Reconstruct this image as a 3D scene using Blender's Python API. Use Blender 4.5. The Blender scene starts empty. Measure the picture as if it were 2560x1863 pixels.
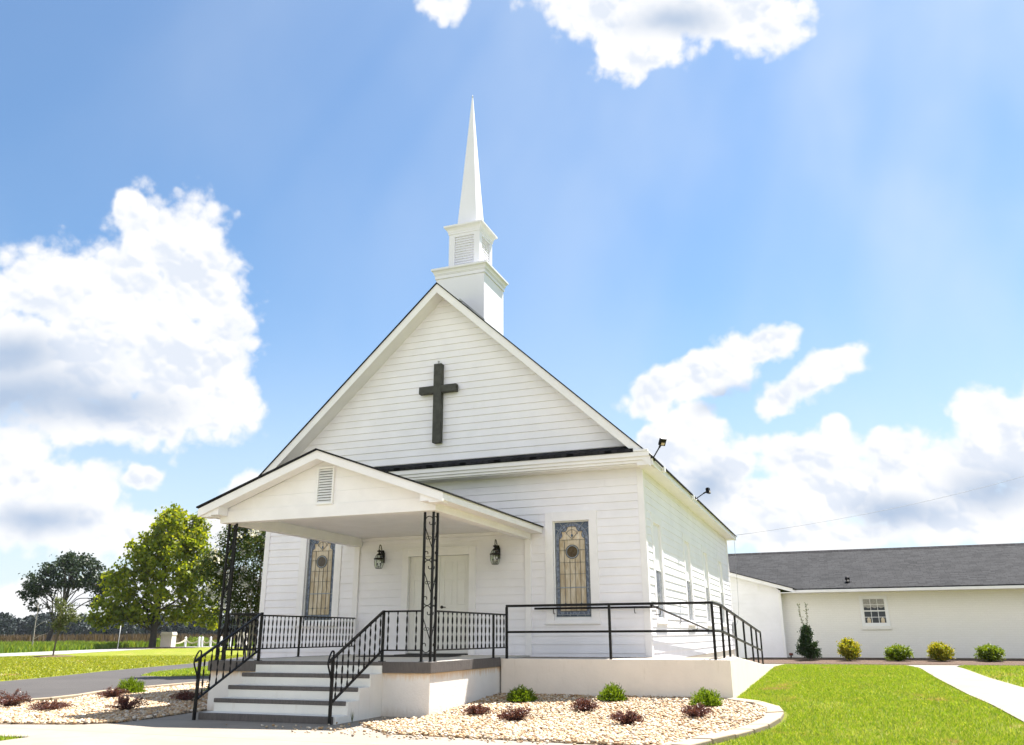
import bpy, bmesh, math, random
import numpy as np
from mathutils import Vector, Matrix, Euler
R = math.radians
random.seed(7)
rng = np.random.default_rng(11)
sc = bpy.context.scene
C = sc.collection

# ------------------------------------------------------------------ camera, sky, sun, exposure
YAW, PITCH, ROLL, FPX = R(-20.666), R(17.738), R(-0.282), 2046.756
fw = Vector((math.sin(YAW)*math.cos(PITCH), math.cos(YAW)*math.cos(PITCH), math.sin(PITCH)))
rt = Vector((math.cos(YAW), -math.sin(YAW), 0))
up = rt.cross(fw)
r2 = rt*math.cos(ROLL) + up*math.sin(ROLL)
u2 = up*math.cos(ROLL) - rt*math.sin(ROLL)
cam = bpy.data.cameras.new('camera')
cam.sensor_width = 36.0
cam.lens = FPX/2560*36
cam.clip_start = 0.05
cam.clip_end = 6000
camo = bpy.data.objects.new('camera', cam)
C.objects.link(camo)
camo.matrix_world = Matrix(((r2.x, u2.x, -fw.x, 12.076), (r2.y, u2.y, -fw.y, -15.935), (r2.z, u2.z, -fw.z, 0.385), (0, 0, 0, 1)))
sc.camera = camo

SUN_DIR = Vector((0.218, 0.47, 1.0)).normalized()
SUN_EL = math.asin(SUN_DIR.z)
SUN_AZ = math.atan2(SUN_DIR.x, SUN_DIR.y)
SKY_STRENGTH = 0.050
EXPOSURE = 1.79
sc.view_settings.view_transform = 'Standard'
sc.view_settings.look = 'None'
sc.view_settings.exposure = EXPOSURE
sc.view_settings.gamma = 1.0
sun = bpy.data.lights.new('sun', 'SUN')
sun.energy = 4.8
sun.angle = R(0.5)
sun.color = (1.0, 0.945, 0.89)
suno = bpy.data.objects.new('sun', sun)
C.objects.link(suno)
suno.location = (20, 30, 60)
suno.rotation_euler = (-SUN_DIR).to_track_quat('-Z', 'Y').to_euler()

CLOUDS = [(-45.9, 24.6, 2.7, 3.15, 11), (-48.2, 26.3, 1.03, 1.11, 13), (-43.6, 22.6, 2.92, 4.4, 9), (-52.2, 20.5, 3.45, 2.46, 12), (-48.4, 20.1, 6.7, 4.25, 10), (-50.5, 16.4, 6.45, 4.16, 9), (-43.8, 17.2, 4.76, 4.68, 7), (-40.7, 15.2, 2.57, 2.08, 5), (-47.4, 13.1, 7.56, 1.98, 6), (-55.5, 15.6, 4.15, 5.27, 10), (-52.7, 10.6, 2.35, 1.6, 6), (-51.6, 7.7, 3.6, 2.91, 4), (-48.5, 6.6, 3.78, 2.16, 3), (-47.4, 8.8, 2.0, 1.6, 4), (-45.2, 9.3, 1.2, 0.9, 4), (-45.4, 5.9, 4.78, 1.65, 2), (-41.7, 6.3, 3.04, 1.42, 2), (-38.9, 9.5, 1.57, 1.03, 23), (-26.5, 42.0, 1.72, 1.32, 4), (-11.8, 41.3, 4.23, 2.0, -6), (-9.8, 39.0, 3.13, 2.05, -7), (-6.0, 40.4, 3.3, 1.58, -10), (-0.0, 39.3, 2.65, 1.96, -14), (-5.5, 41.8, 7.2, 1.2, -9), (-9.8, 16.0, 2.87, 1.55, 17), (-6.5, 17.2, 3.53, 1.84, 20), (-2.7, 18.5, 2.28, 1.27, 19), (-1.5, 15.2, 2.0, 1.1, 22), (0.3, 16.0, 2.0, 1.15, 22), (1.9, 16.8, 2.15, 1.15, 18), (-7.7, 13.6, 1.94, 1.69, -3), (-10.3, 12.5, 1.67, 1.39, -3), (-7.3, 10.6, 3.8, 2.72, -3), (-5.7, 8.2, 4.0, 2.37, -2), (-0.8, 11.1, 3.28, 2.06, -4), (1.2, 12.6, 1.09, 1.17, -5), (0.0, 8.4, 5.28, 2.3, -3), (4.9, 10.7, 2.03, 1.69, -5), (7.3, 9.3, 4.25, 2.47, -5), (10.5, 12.3, 2.51, 2.17, -8), (12.0, 9.9, 3.05, 3.95, -7), (8.0, 7.1, 5.89, 1.89, -4), (-1.3, 6.1, 6.09, 1.15, -2), (-21.8, 2.5, 54.81, 1.46, 0),
          # unseen clouds added behind the camera to fill the shaded facade
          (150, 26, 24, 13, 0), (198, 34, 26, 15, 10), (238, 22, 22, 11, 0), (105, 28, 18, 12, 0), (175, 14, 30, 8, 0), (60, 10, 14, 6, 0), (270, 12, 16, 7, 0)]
SHADES = [(-52.3, 13.9, 5.68, 2.03, 8), (-48.0, 13.9, 5.0, 1.55, 7), (-53.4, 16.2, 2.85, 1.62, 10), (-7.1, 40.2, 3.33, 1.06, -9), (-7.4, 9.4, 1.77, 1.8, -2), (10.1, 8.3, 2.93, 1.6, -5), (-5.1, 15.4, 2.62, 0.76, 20), (4.5, 7.3, 3.0, 1.11, -4), (-50.7, 6.7, 3.14, 1.06, 4)]


class NT:
    """tiny helper for building node trees"""
    def __init__(self, tree):
        self.t = tree
        self.n = tree.nodes
        self.l = tree.links

    def new(self, typ, **kw):
        nd = self.n.new(typ)
        for k, v in kw.items():
            setattr(nd, k, v)
        return nd

    def val(self, sock, v):
        if isinstance(v, bpy.types.NodeSocket):
            self.l.new(v, sock)
        else:
            sock.default_value = v

    def math(self, op, a, b=None, c=None, clamp=False):
        nd = self.new('ShaderNodeMath', operation=op, use_clamp=clamp)
        self.val(nd.inputs[0], a)
        if b is not None:
            self.val(nd.inputs[1], b)
        if c is not None:
            self.val(nd.inputs[2], c)
        return nd.outputs[0]

    def vmath(self, op, a, b=None, scale=None):
        nd = self.new('ShaderNodeVectorMath', operation=op)
        self.val(nd.inputs[0], a)
        if b is not None:
            self.val(nd.inputs[1], b)
        if scale is not None:
            self.val(nd.inputs['Scale'], scale)
        return nd.outputs[1] if op in ('LENGTH', 'DOT_PRODUCT') else nd.outputs[0]

    def noise(self, vec, scale, detail=4.0, rough=0.5, dist=0.0, lac=2.0):
        nd = self.new('ShaderNodeTexNoise')
        if vec is not None:
            self.l.new(vec, nd.inputs['Vector'])
        nd.inputs['Scale'].default_value = scale
        nd.inputs['Detail'].default_value = detail
        nd.inputs['Roughness'].default_value = rough
        nd.inputs['Distortion'].default_value = dist
        nd.inputs['Lacunarity'].default_value = lac
        return nd.outputs['Fac']

    def smooth(self, v, a, b, lo=0.0, hi=1.0):
        nd = self.new('ShaderNodeMapRange', interpolation_type='SMOOTHSTEP')
        self.val(nd.inputs[0], v)
        nd.inputs[1].default_value = a
        nd.inputs[2].default_value = b
        nd.inputs[3].default_value = lo
        nd.inputs[4].default_value = hi
        return nd.outputs[0]

    def mix(self, fac, a, b, mode='MIX'):
        nd = self.new('ShaderNodeMix', data_type='RGBA', blend_type=mode)
        self.val(nd.inputs[0], fac)
        for i, v in ((6, a), (7, b)):
            if isinstance(v, tuple) and len(v) == 3:
                v = v + (1,)
            self.val(nd.inputs[i], v)
        return nd.outputs[2]

    def ramp(self, fac, stops, interp='LINEAR'):
        nd = self.new('ShaderNodeValToRGB')
        nd.color_ramp.interpolation = interp
        el = nd.color_ramp.elements
        while len(el) < len(stops):
            el.new(0.5)
        for e, (p, c) in zip(el, stops):
            e.position = p
            e.color = c + (1,) if len(c) == 3 else c
        self.l.new(fac, nd.inputs[0])
        return nd.outputs[0]


w = bpy.data.worlds.new('World')
sc.world = w
w.use_nodes = True
w.node_tree.nodes.clear()
W_ = NT(w.node_tree)
sky = W_.new('ShaderNodeTexSky', sky_type='NISHITA')
sky.sun_disc = False
sky.sun_elevation = SUN_EL
sky.sun_rotation = SUN_AZ
sky.altitude = 100
sky.air_density = 1.15
sky.dust_density = 0.6
sky.ozone_density = 2.5
tc = W_.new('ShaderNodeTexCoord')
D = tc.outputs['Generated']


def blob_field(blobs, k):
    acc = None
    for az, el, a, b, rot in blobs:
        az, el, rot = R(az), R(el), R(rot)
        d = Vector((math.sin(az)*math.cos(el), math.cos(az)*math.cos(el), math.sin(el)))
        h = Vector((math.cos(az), -math.sin(az), 0))
        v = h.cross(d)
        x = h*math.cos(rot) + v*math.sin(rot)
        y = -h*math.sin(rot) + v*math.cos(rot)
        m = Matrix((x, d, y)).transposed().to_euler()
        mp = W_.new('ShaderNodeMapping', vector_type='TEXTURE')
        W_.l.new(warp, mp.inputs['Vector'])
        mp.inputs['Rotation'].default_value = m
        mp.inputs['Scale'].default_value = (R(a), 1000.0, R(b))
        L = W_.vmath('LENGTH', mp.outputs[0])
        acc = L if acc is None else W_.math('SMOOTH_MIN', acc, L, k)
    return acc


wn = W_.new('ShaderNodeTexNoise')
W_.l.new(D, wn.inputs['Vector'])
wn.inputs['Scale'].default_value = 11
wn.inputs['Detail'].default_value = 5
wv = W_.vmath('SUBTRACT', wn.outputs['Color'], (0.5, 0.5, 0.5))
warp = W_.vmath('ADD', D, W_.vmath('SCALE', wv, scale=0.035))
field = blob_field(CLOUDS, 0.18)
sfield = blob_field(SHADES, 0.3)
n1 = W_.noise(D, 21, 7, 0.60)
n2 = W_.noise(D, 60, 5, 0.6)
nn = W_.math('ADD', W_.math('SUBTRACT', n1, 0.5), W_.math('MULTIPLY', W_.math('SUBTRACT', n2, 0.5), 0.28))
SUNT = Vector((0.46, -0.12, 0.87)).normalized()      # toward the sun, across the sky
wD = W_.vmath('ADD', D, W_.vmath('SCALE', wv, scale=0.030))
puff, lit = None, None
for scl, pw, lw, mid in ((15, 0.42, 0.46, 0.52), (34, 0.40, 0.32, 0.50), (80, 0.26, 0.20, 0.48)):
    ds = []
    for off in (0.0, 0.30/scl):
        vo_ = W_.new('ShaderNodeTexVoronoi', feature='F1')
        W_.l.new(W_.vmath('ADD', wD, tuple(SUNT*off)), vo_.inputs['Vector'])
        vo_.inputs['Scale'].default_value = scl
        ds.append(vo_.outputs['Distance'])
    q = W_.math('MULTIPLY', W_.math('SUBTRACT', mid, ds[0]), pw)
    l_ = W_.math('MULTIPLY', W_.math('SUBTRACT', ds[1], ds[0]), lw/0.30)
    puff = q if puff is None else W_.math('ADD', puff, q)
    lit = l_ if lit is None else W_.math('ADD', lit, l_)
dens = W_.math('ADD', W_.math('ADD', W_.math('SUBTRACT', 1.12, field), W_.math('MULTIPLY', nn, 1.15)), puff)
n1b = W_.noise(W_.vmath('ADD', D, (0.007, 0.004, 0.016)), 21, 5, 0.58)
alpha = W_.smooth(dens, -0.10, 0.36)
# light and dark billows inside the clouds
rel = W_.math('SUBTRACT', n1b, n1)
billow = W_.math('ADD', W_.smooth(lit, 0.18, -0.50), W_.smooth(rel, 0.02, 0.20, 0, 0.4), clamp=True)
deep = W_.smooth(dens, 0.12, 0.60)
n3 = W_.noise(warp, 8, 5, 0.55)
base_sh = W_.smooth(W_.math('ADD', sfield, W_.math('MULTIPLY', W_.math('SUBTRACT', n3, 0.5), 0.9)), 1.45, 0.0)
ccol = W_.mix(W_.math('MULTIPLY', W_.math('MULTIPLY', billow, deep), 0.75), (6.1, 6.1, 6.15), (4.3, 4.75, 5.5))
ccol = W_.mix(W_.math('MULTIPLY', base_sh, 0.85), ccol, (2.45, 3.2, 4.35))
# clouds opposite the sun painted brighter, as extra fill on the facade
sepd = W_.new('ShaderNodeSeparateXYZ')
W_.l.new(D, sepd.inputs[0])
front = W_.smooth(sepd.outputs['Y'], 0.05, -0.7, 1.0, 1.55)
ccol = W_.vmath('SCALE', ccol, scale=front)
# thin veil and pale air
nv = W_.noise(W_.vmath('MULTIPLY', D, (1.0, 1.0, 0.55)), 3.2, 4, 0.5)
sunw = W_.math('POWER', W_.math('MAXIMUM', W_.vmath('DOT_PRODUCT', D, tuple(Vector((0.5, 0.62, 0.62)).normalized())), 0.0), 5.0)
veil = W_.math('MULTIPLY', W_.smooth(nv, 0.36, 0.72), W_.math('MULTIPLY_ADD', sunw, 0.75, 0.10))
# faint rays fanning out from the sun
sd = tuple(SUN_DIR)
cosun = W_.vmath('DOT_PRODUCT', D, sd)
perp = W_.vmath('NORMALIZE', W_.vmath('SUBTRACT', D, W_.vmath('SCALE', sd, scale=cosun)))
ray = W_.noise(perp, 3.6, 3, 0.45)
veil = W_.math('ADD', veil, W_.math('MULTIPLY', W_.smooth(ray, 0.38, 0.70), W_.smooth(cosun, 0.40, 0.90, 0, 0.20)), clamp=True)
sep = W_.new('ShaderNodeSeparateXYZ')
W_.l.new(D, sep.inputs[0])
low = W_.math('MULTIPLY', W_.smooth(sep.outputs['Z'], 0.40, 0.0), 0.62)
skyc = W_.mix(1.0, sky.outputs[0], (0.77, 0.925, 1.0), 'MULTIPLY')
s1 = W_.mix(veil, skyc, (4.6, 5.2, 6.0))
s2 = W_.mix(low, s1, (5.3, 5.6, 6.1))
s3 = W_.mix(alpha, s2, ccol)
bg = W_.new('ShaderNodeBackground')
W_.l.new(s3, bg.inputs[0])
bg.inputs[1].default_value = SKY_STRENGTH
wo = W_.new('ShaderNodeOutputWorld')
W_.l.new(bg.outputs[0], wo.inputs[0])
w.cycles.sampling_method = 'MANUAL'
w.cycles.sample_map_resolution = 512
sc.cycles.max_bounces = 8
sc.cycles.diffuse_bounces = 4
sc.cycles.transparent_max_bounces = 8
sc.cycles.use_denoising = True

# ------------------------------------------------------------------ mesh helpers


class MB:
    """collects boxes, bars, tubes and faces; build() links them as ONE mesh object"""
    def __init__(self):
        self.v, self.f, self.m, self.s = [], [], [], []

    def face(self, pts, mi=0, smooth=False):
        b = len(self.v)
        self.v.extend([tuple(p) for p in pts])
        self.f.append(tuple(range(b, b+len(pts))))
        self.m.append(mi)
        self.s.append(smooth)

    def box(self, x0, x1, y0, y1, z0, z1, mi=0, M=None):
        b = len(self.v)
        P = [Vector((x, y, z)) for z in (z0, z1) for y in (y0, y1) for x in (x0, x1)]
        if M is not None:
            P = [M @ p for p in P]
        self.v.extend([tuple(p) for p in P])
        for q in ((0, 2, 3, 1), (4, 5, 7, 6), (0, 1, 5, 4), (2, 6, 7, 3), (0, 4, 6, 2), (1, 3, 7, 5)):
            self.f.append(tuple(b+i for i in q))
            self.m.append(mi)
            self.s.append(False)

    def bar(self, p, q, wx, wy, mi=0, ref=(0, 0, 1)):
        p, q = Vector(p), Vector(q)
        d = (q-p).normalized()
        ref = Vector(ref)
        if abs(d.dot(ref)) > 0.98:
            ref = Vector((0, 1, 0))
        x = d.cross(ref).normalized()
        y = x.cross(d)
        b = len(self.v)
        for c in (p, q):
            for sx, sy in ((-1, -1), (1, -1), (1, 1), (-1, 1)):
                self.v.append(tuple(c + x*sx*wx/2 + y*sy*wy/2))
        for fq in ((0, 3, 2, 1), (4, 5, 6, 7), (0, 1, 5, 4), (1, 2, 6, 5), (2, 3, 7, 6), (3, 0, 4, 7)):
            self.f.append(tuple(b+i for i in fq))
            self.m.append(mi)
            self.s.append(False)

    def tube(self, pts, rad, n=8, mi=0, cap=True):
        pts = [Vector(p) for p in pts]
        rads = rad if isinstance(rad, (list, tuple)) else [rad]*len(pts)
        b = len(self.v)
        prev = None
        for i, p in enumerate(pts):
            a = pts[max(0, i-1)]
            c = pts[min(len(pts)-1, i+1)]
            d = (c-a).normalized() if (c-a).length > 1e-9 else Vector((0, 0, 1))
            if prev is None:
                ref = Vector((0, 0, 1)) if abs(d.z) < 0.9 else Vector((1, 0, 0))
                x = d.cross(ref).normalized()
            else:
                x = (prev - d*prev.dot(d)).normalized()
            prev = x
            y = d.cross(x)
            for k in range(n):
                t = 2*math.pi*k/n
                self.v.append(tuple(p + (x*math.cos(t)+y*math.sin(t))*rads[i]))
        for i in range(len(pts)-1):
            for k in range(n):
                k2 = (k+1) % n
                self.f.append((b+i*n+k, b+i*n+k2, b+(i+1)*n+k2, b+(i+1)*n+k))
                self.m.append(mi)
                self.s.append(True)
        if cap:
            self.f.append(tuple(b+k for k in reversed(range(n))))
            self.f.append(tuple(b+(len(pts)-1)*n+k for k in range(n)))
            self.m += [mi, mi]
            self.s += [False, False]

    def lathe(self, prof, c=(0, 0, 0), n=24, mi=0, smooth=True, phase=0.0):
        b = len(self.v)
        for r_, z in prof:
            for k in range(n):
                t = 2*math.pi*k/n + phase
                self.v.append((c[0]+r_*math.cos(t), c[1]+r_*math.sin(t), c[2]+z))
        for i in range(len(prof)-1):
            for k in range(n):
                k2 = (k+1) % n
                self.f.append((b+i*n+k, b+i*n+k2, b+(i+1)*n+k2, b+(i+1)*n+k))
                self.m.append(mi)
                self.s.append(smooth)
        self.f.append(tuple(b+k for k in reversed(range(n))))
        self.f.append(tuple(b+(len(prof)-1)*n+k for k in range(n)))
        self.m += [mi, mi]
        self.s += [False, False]

    def prism(self, poly, d, mi=0):
        """extrude a planar polygon (list of 3-D points) by the vector d"""
        poly = [Vector(p) for p in poly]
        d = Vector(d)
        n = len(poly)
        b = len(self.v)
        self.v.extend([tuple(p) for p in poly] + [tuple(p+d) for p in poly])
        nrm = Vector((0, 0, 0))
        for i in range(n):
            nrm += poly[i].cross(poly[(i+1) % n])
        fl = nrm.dot(d) > 0
        F = [tuple(range(n)), tuple(range(n, 2*n))[::-1]]
        for i in range(n):
            j = (i+1) % n
            F.append((i, i+n, j+n, j))
        for f in F:
            f = f[::-1] if fl else f
            self.f.append(tuple(b+i for i in f))
            self.m.append(mi)
            self.s.append(False)

    def build(self, name, mats, parent=None, bevel=0.0, seg=2, loc=None):
        me = bpy.data.meshes.new(name)
        me.from_pydata(self.v, [], self.f)
        for m in (mats if isinstance(mats, (list, tuple)) else [mats]):
            me.materials.append(m)
        me.polygons.foreach_set('material_index', self.m)
        me.polygons.foreach_set('use_smooth', self.s)
        me.update()
        return link(name, me, parent, bevel, seg, loc)


def wloc(o):
    v = Vector(o.location)
    while o.parent:
        o = o.parent
        v = v + Vector(o.location)
    return v


def link(name, me, parent=None, bevel=0.0, seg=2, loc=None):
    """mesh in world coordinates unless loc is given (then local to the parent)"""
    o = bpy.data.objects.new(name, me)
    C.objects.link(o)
    if parent is not None:
        o.parent = parent
        o.location = loc if loc is not None else -wloc(parent)
    elif loc is not None:
        o.location = loc
    if bevel:
        bv = o.modifiers.new('bevel', 'BEVEL')
        bv.width = bevel
        bv.segments = seg
        bv.limit_method = 'ANGLE'
        bv.angle_limit = R(40)
    return o


def np_mesh(name, V, F, mat, parent=None, loc=None, smooth=False):
    V = np.asarray(V, np.float32)
    F = np.asarray(F, np.int32)
    me = bpy.data.meshes.new(name)
    me.vertices.add(len(V))
    me.vertices.foreach_set('co', V.ravel())
    k = F.shape[1]
    me.loops.add(F.size)
    me.loops.foreach_set('vertex_index', F.ravel())
    me.polygons.add(len(F))
    me.polygons.foreach_set('loop_start', np.arange(0, F.size, k, dtype=np.int32))
    if smooth:
        me.polygons.foreach_set('use_smooth', np.ones(len(F), bool))
    me.materials.append(mat)
    me.update(calc_edges=True)
    return link(name, me, parent, loc=loc)


def tag(o, label=None, cat=None, group=None, kind=None):
    if label:
        o['label'] = label
    if cat:
        o['category'] = cat
    if group:
        o['group'] = group
    if kind:
        o['kind'] = kind
    return o


def thing(name, label, cat, loc=(0, 0, 0), group=None):
    o = bpy.data.objects.new(name, None)
    C.objects.link(o)
    o.location = loc
    o.empty_display_size = 0.2
    return tag(o, label, cat, group)


def copy_tree(o, parent=None):
    c = o.copy()
    C.objects.link(c)
    if parent is not None:
        c.parent = parent
    for ch in list(o.children):
        copy_tree(ch, c)
    return c


def catmull(P, n=6):
    P = [Vector(p) for p in P]
    P = [P[0]*2-P[1]] + P + [P[-1]*2-P[-2]]
    out = []
    for i in range(1, len(P)-2):
        a, b, c, d = P[i-1:i+3]
        for k in range(n):
            t = k/n
            out.append(0.5*((2*b)+(c-a)*t+(2*a-5*b+4*c-d)*t*t+(3*b-a-3*c+d)*t**3))
    out.append(P[-2])
    return out

# ------------------------------------------------------------------ materials


def mat(name):
    m = bpy.data.materials.new(name)
    m.use_nodes = True
    m.node_tree.nodes.clear()
    t = NT(m.node_tree)
    out = t.new('ShaderNodeOutputMaterial')
    b = t.new('ShaderNodeBsdfPrincipled')
    t.l.new(b.outputs[0], out.inputs[0])
    t.b, t.out = b, out
    t.pos = t.new('ShaderNodeTexCoord').outputs['Object']
    return m, t


def bump(t, h, strength=0.3, dist=0.01):
    nd = t.new('ShaderNodeBump')
    nd.inputs['Strength'].default_value = strength
    nd.inputs['Distance'].default_value = dist
    t.l.new(h, nd.inputs['Height'])
    t.l.new(nd.outputs[0], t.b.inputs['Normal'])


def paint(name, col, var=0.06, rough=0.5, bscale=60, bstr=0.12, grime=None, spec=0.4, vscale=3.0):
    m, t = mat(name)
    n = t.noise(t.pos, vscale, 6, 0.6)
    c = t.mix(t.smooth(n, 0.3, 0.7), tuple(x*(1-var) for x in col), tuple(min(1, x*(1+var*0.5)) for x in col))
    if grime:
        g = t.noise(t.vmath('MULTIPLY', t.pos, (1, 1, 0.35)), 9, 8, 0.7)
        c = t.mix(t.smooth(g, 0.62, 0.86, 0, 0.6), c, grime)
    t.val(t.b.inputs['Base Color'], c)
    t.b.inputs['Roughness'].default_value = rough
    t.b.inputs['Specular IOR Level'].default_value = spec
    bump(t, t.noise(t.pos, bscale, 5, 0.6), bstr, 0.004)
    return m


M = {}
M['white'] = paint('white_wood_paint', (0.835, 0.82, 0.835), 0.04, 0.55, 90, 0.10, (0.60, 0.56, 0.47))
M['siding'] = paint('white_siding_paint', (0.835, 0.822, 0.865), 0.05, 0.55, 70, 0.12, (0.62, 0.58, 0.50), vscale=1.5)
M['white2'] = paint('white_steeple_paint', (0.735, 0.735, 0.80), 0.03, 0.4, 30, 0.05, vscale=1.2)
M['white3'] = paint('white_vinyl', (0.82, 0.82, 0.825), 0.03, 0.4, 40, 0.05)
M['door'] = paint('door_paint', (0.80, 0.785, 0.745), 0.03, 0.4, 60, 0.05)
M['cross'] = paint('cross_paint', (0.052, 0.053, 0.043), 0.35, 0.6, 40, 0.3, vscale=8)
M['black'] = paint('black_iron_paint', (0.007, 0.0065, 0.0065), 0.3, 0.42, 80, 0.1, spec=0.22)
M['bronze'] = paint('dark_bronze', (0.007, 0.006, 0.005), 0.3, 0.35, 80, 0.1, spec=0.3)
M['dark'] = paint('dark_gap', (0.02, 0.02, 0.02), 0.3, 0.8, 40, 0.1)
M['mat'] = paint('mat_fibre', (0.03, 0.028, 0.025), 0.4, 0.95, 200, 0.6)
M['wire'] = paint('wire_grey', (0.26, 0.27, 0.29), 0.1, 0.6)
M['rope'] = paint('rope_fibre', (0.52, 0.46, 0.36), 0.2, 0.9, 60, 0.5)
M['curtain'] = paint('curtain_cloth', (0.36, 0.35, 0.33), 0.25, 0.9, 30, 0.4, vscale=25)
M['galv'] = paint('galvanised_steel', (0.42, 0.43, 0.44), 0.15, 0.45)
M['red'] = paint('red_valve_paint', (0.12, 0.03, 0.02), 0.2, 0.5)
M['dryleaf'] = paint('dry_leaf', (0.4, 0.2, 0.1), 0.3, 0.8)


def stucco(name, col, rust=None, fine=38, stren=0.55):
    m, t = mat(name)
    n = t.noise(t.pos, 2.2, 6, 0.6)
    c = t.mix(t.smooth(n, 0.3, 0.7), tuple(x*0.93 for x in col), col)
    st = t.noise(t.vmath('MULTIPLY', t.pos, (3, 3, 0.5)), 5, 6, 0.65)
    c = t.mix(t.smooth(st, 0.58, 0.85, 0, 0.45), c, (0.50, 0.43, 0.33))
    if rust is not None:      # run-off stain hanging under the dark slab edge
        sp = t.new('ShaderNodeSeparateXYZ')
        t.l.new(t.pos, sp.inputs[0])
        edge = t.math('ADD', sp.outputs['Z'], t.math('MULTIPLY', t.math('SUBTRACT', st, 0.5), 0.30))
        c = t.mix(t.smooth(edge, rust-0.10, rust+0.02, 0, 0.75), c, (0.60, 0.40, 0.20))
        low = t.smooth(edge, -0.60, -0.78, 0, 0.5)
        c = t.mix(low, c, (0.45, 0.36, 0.27))
    t.val(t.b.inputs['Base Color'], c)
    t.b.inputs['Roughness'].default_value = 0.85
    h = t.math('ADD', t.noise(t.pos, fine, 6, 0.7), t.math('MULTIPLY', t.noise(t.pos, 9, 3, 0.5), 0.8))
    bump(t, h, stren, 0.012)
    return m


M['stucco'] = stucco('white_stucco', (0.76, 0.73, 0.68), rust=-0.17)
M['stucco2'] = stucco('cream_render', (0.79, 0.72, 0.635), fine=26, stren=0.30)
M['step'] = stucco('step_paint', (0.76, 0.74, 0.68), stren=0.35)
M['coating'] = stucco('dark_step_coating', (0.105, 0.092, 0.085), fine=30, stren=0.6)
m, t = mat('dark_coating')
n = t.noise(t.vmath('MULTIPLY', t.pos, (1, 1, 0.25)), 30, 6, 0.7)
t.val(t.b.inputs['Base Color'], t.ramp(n, [(0.3, (0.075, 0.066, 0.061)), (0.7, (0.125, 0.11, 0.10))]))
t.b.inputs['Roughness'].default_value = 0.62
bump(t, t.math('ADD', t.noise(t.pos, 45, 6, 0.75), t.math('MULTIPLY', n, 1.0)), 0.8, 0.012)
M['coating'] = m
M['floor'] = stucco('porch_floor_paint', (0.56, 0.54, 0.49), fine=60, stren=0.15)


def concrete(name, col, joints=None):
    m, t = mat(name)
    n = t.noise(t.pos, 1.1, 8, 0.65)
    n2 = t.noise(t.pos, 14, 6, 0.7)
    c = t.mix(t.smooth(n, 0.3, 0.72), tuple(x*0.80 for x in col), col)
    c = t.mix(t.smooth(n2, 0.45, 0.8, 0, 0.35), c, tuple(x*y for x, y in zip(col, (.85, .75, .66))))
    sx = t.noise(t.vmath('MULTIPLY', t.pos, (0.6, 2.0, 1)), 2.5, 6, 0.65)
    c = t.mix(t.smooth(sx, 0.58, 0.8, 0, 0.35), c, tuple(x*y for x, y in zip(col, (.85, .70, .55))))
    if joints:
        sp = t.new('ShaderNodeSeparateXYZ')
        t.l.new(t.pos, sp.inputs[0])
        fr = t.math('ABSOLUTE', t.math('SUBTRACT', t.math('FRACT', t.math('DIVIDE', t.math('ADD', sp.outputs['Y'], 0.35), joints)), 0.5))
        c = t.mix(t.smooth(fr, 0.012/joints, 0.004/joints), c, tuple(x*.35 for x in col))
    t.val(t.b.inputs['Base Color'], c)
    t.b.inputs['Roughness'].default_value = 0.85
    bump(t, t.math('ADD', t.noise(t.pos, 120, 4, 0.7), t.math('MULTIPLY', n2, 1.2)), 0.35, 0.006)
    return m


M['walk'] = concrete('old_concrete', (0.255, 0.222, 0.18), 1.55)
M['sidewalk'] = concrete('pale_sidewalk', (0.225, 0.20, 0.165), 1.55)
M['block'] = concrete('cast_edging', (0.33, 0.265, 0.185))
m, t = mat('asphalt')
n = t.noise(t.pos, 0.45, 6, 0.6)
n2 = t.noise(t.pos, 70, 4, 0.8)
sk = t.noise(t.vmath('MULTIPLY', t.pos, (0.35, 1.6, 1)), 1.6, 6, 0.6)
c = t.ramp(n, [(0.3, (0.032, 0.028, 0.026)), (0.7, (0.050, 0.045, 0.041))])
c = t.mix(t.smooth(sk, 0.55, 0.75, 0, 0.5), c, (0.065, 0.057, 0.05))
c = t.mix(t.smooth(n2, 0.62, 0.8, 0, 0.6), c, (0.09, 0.085, 0.08))
t.val(t.b.inputs['Base Color'], c)
t.b.inputs['Roughness'].default_value = 0.85
bump(t, n2, 0.5, 0.01)
M['asphalt'] = m
M['bounce_grey'] = concrete('bounce_ground_grey', (0.27, 0.255, 0.24))  # neutral grey for the unseen ground added as bounce
M['road'] = concrete('pale_road', (0.26, 0.255, 0.25))


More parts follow.
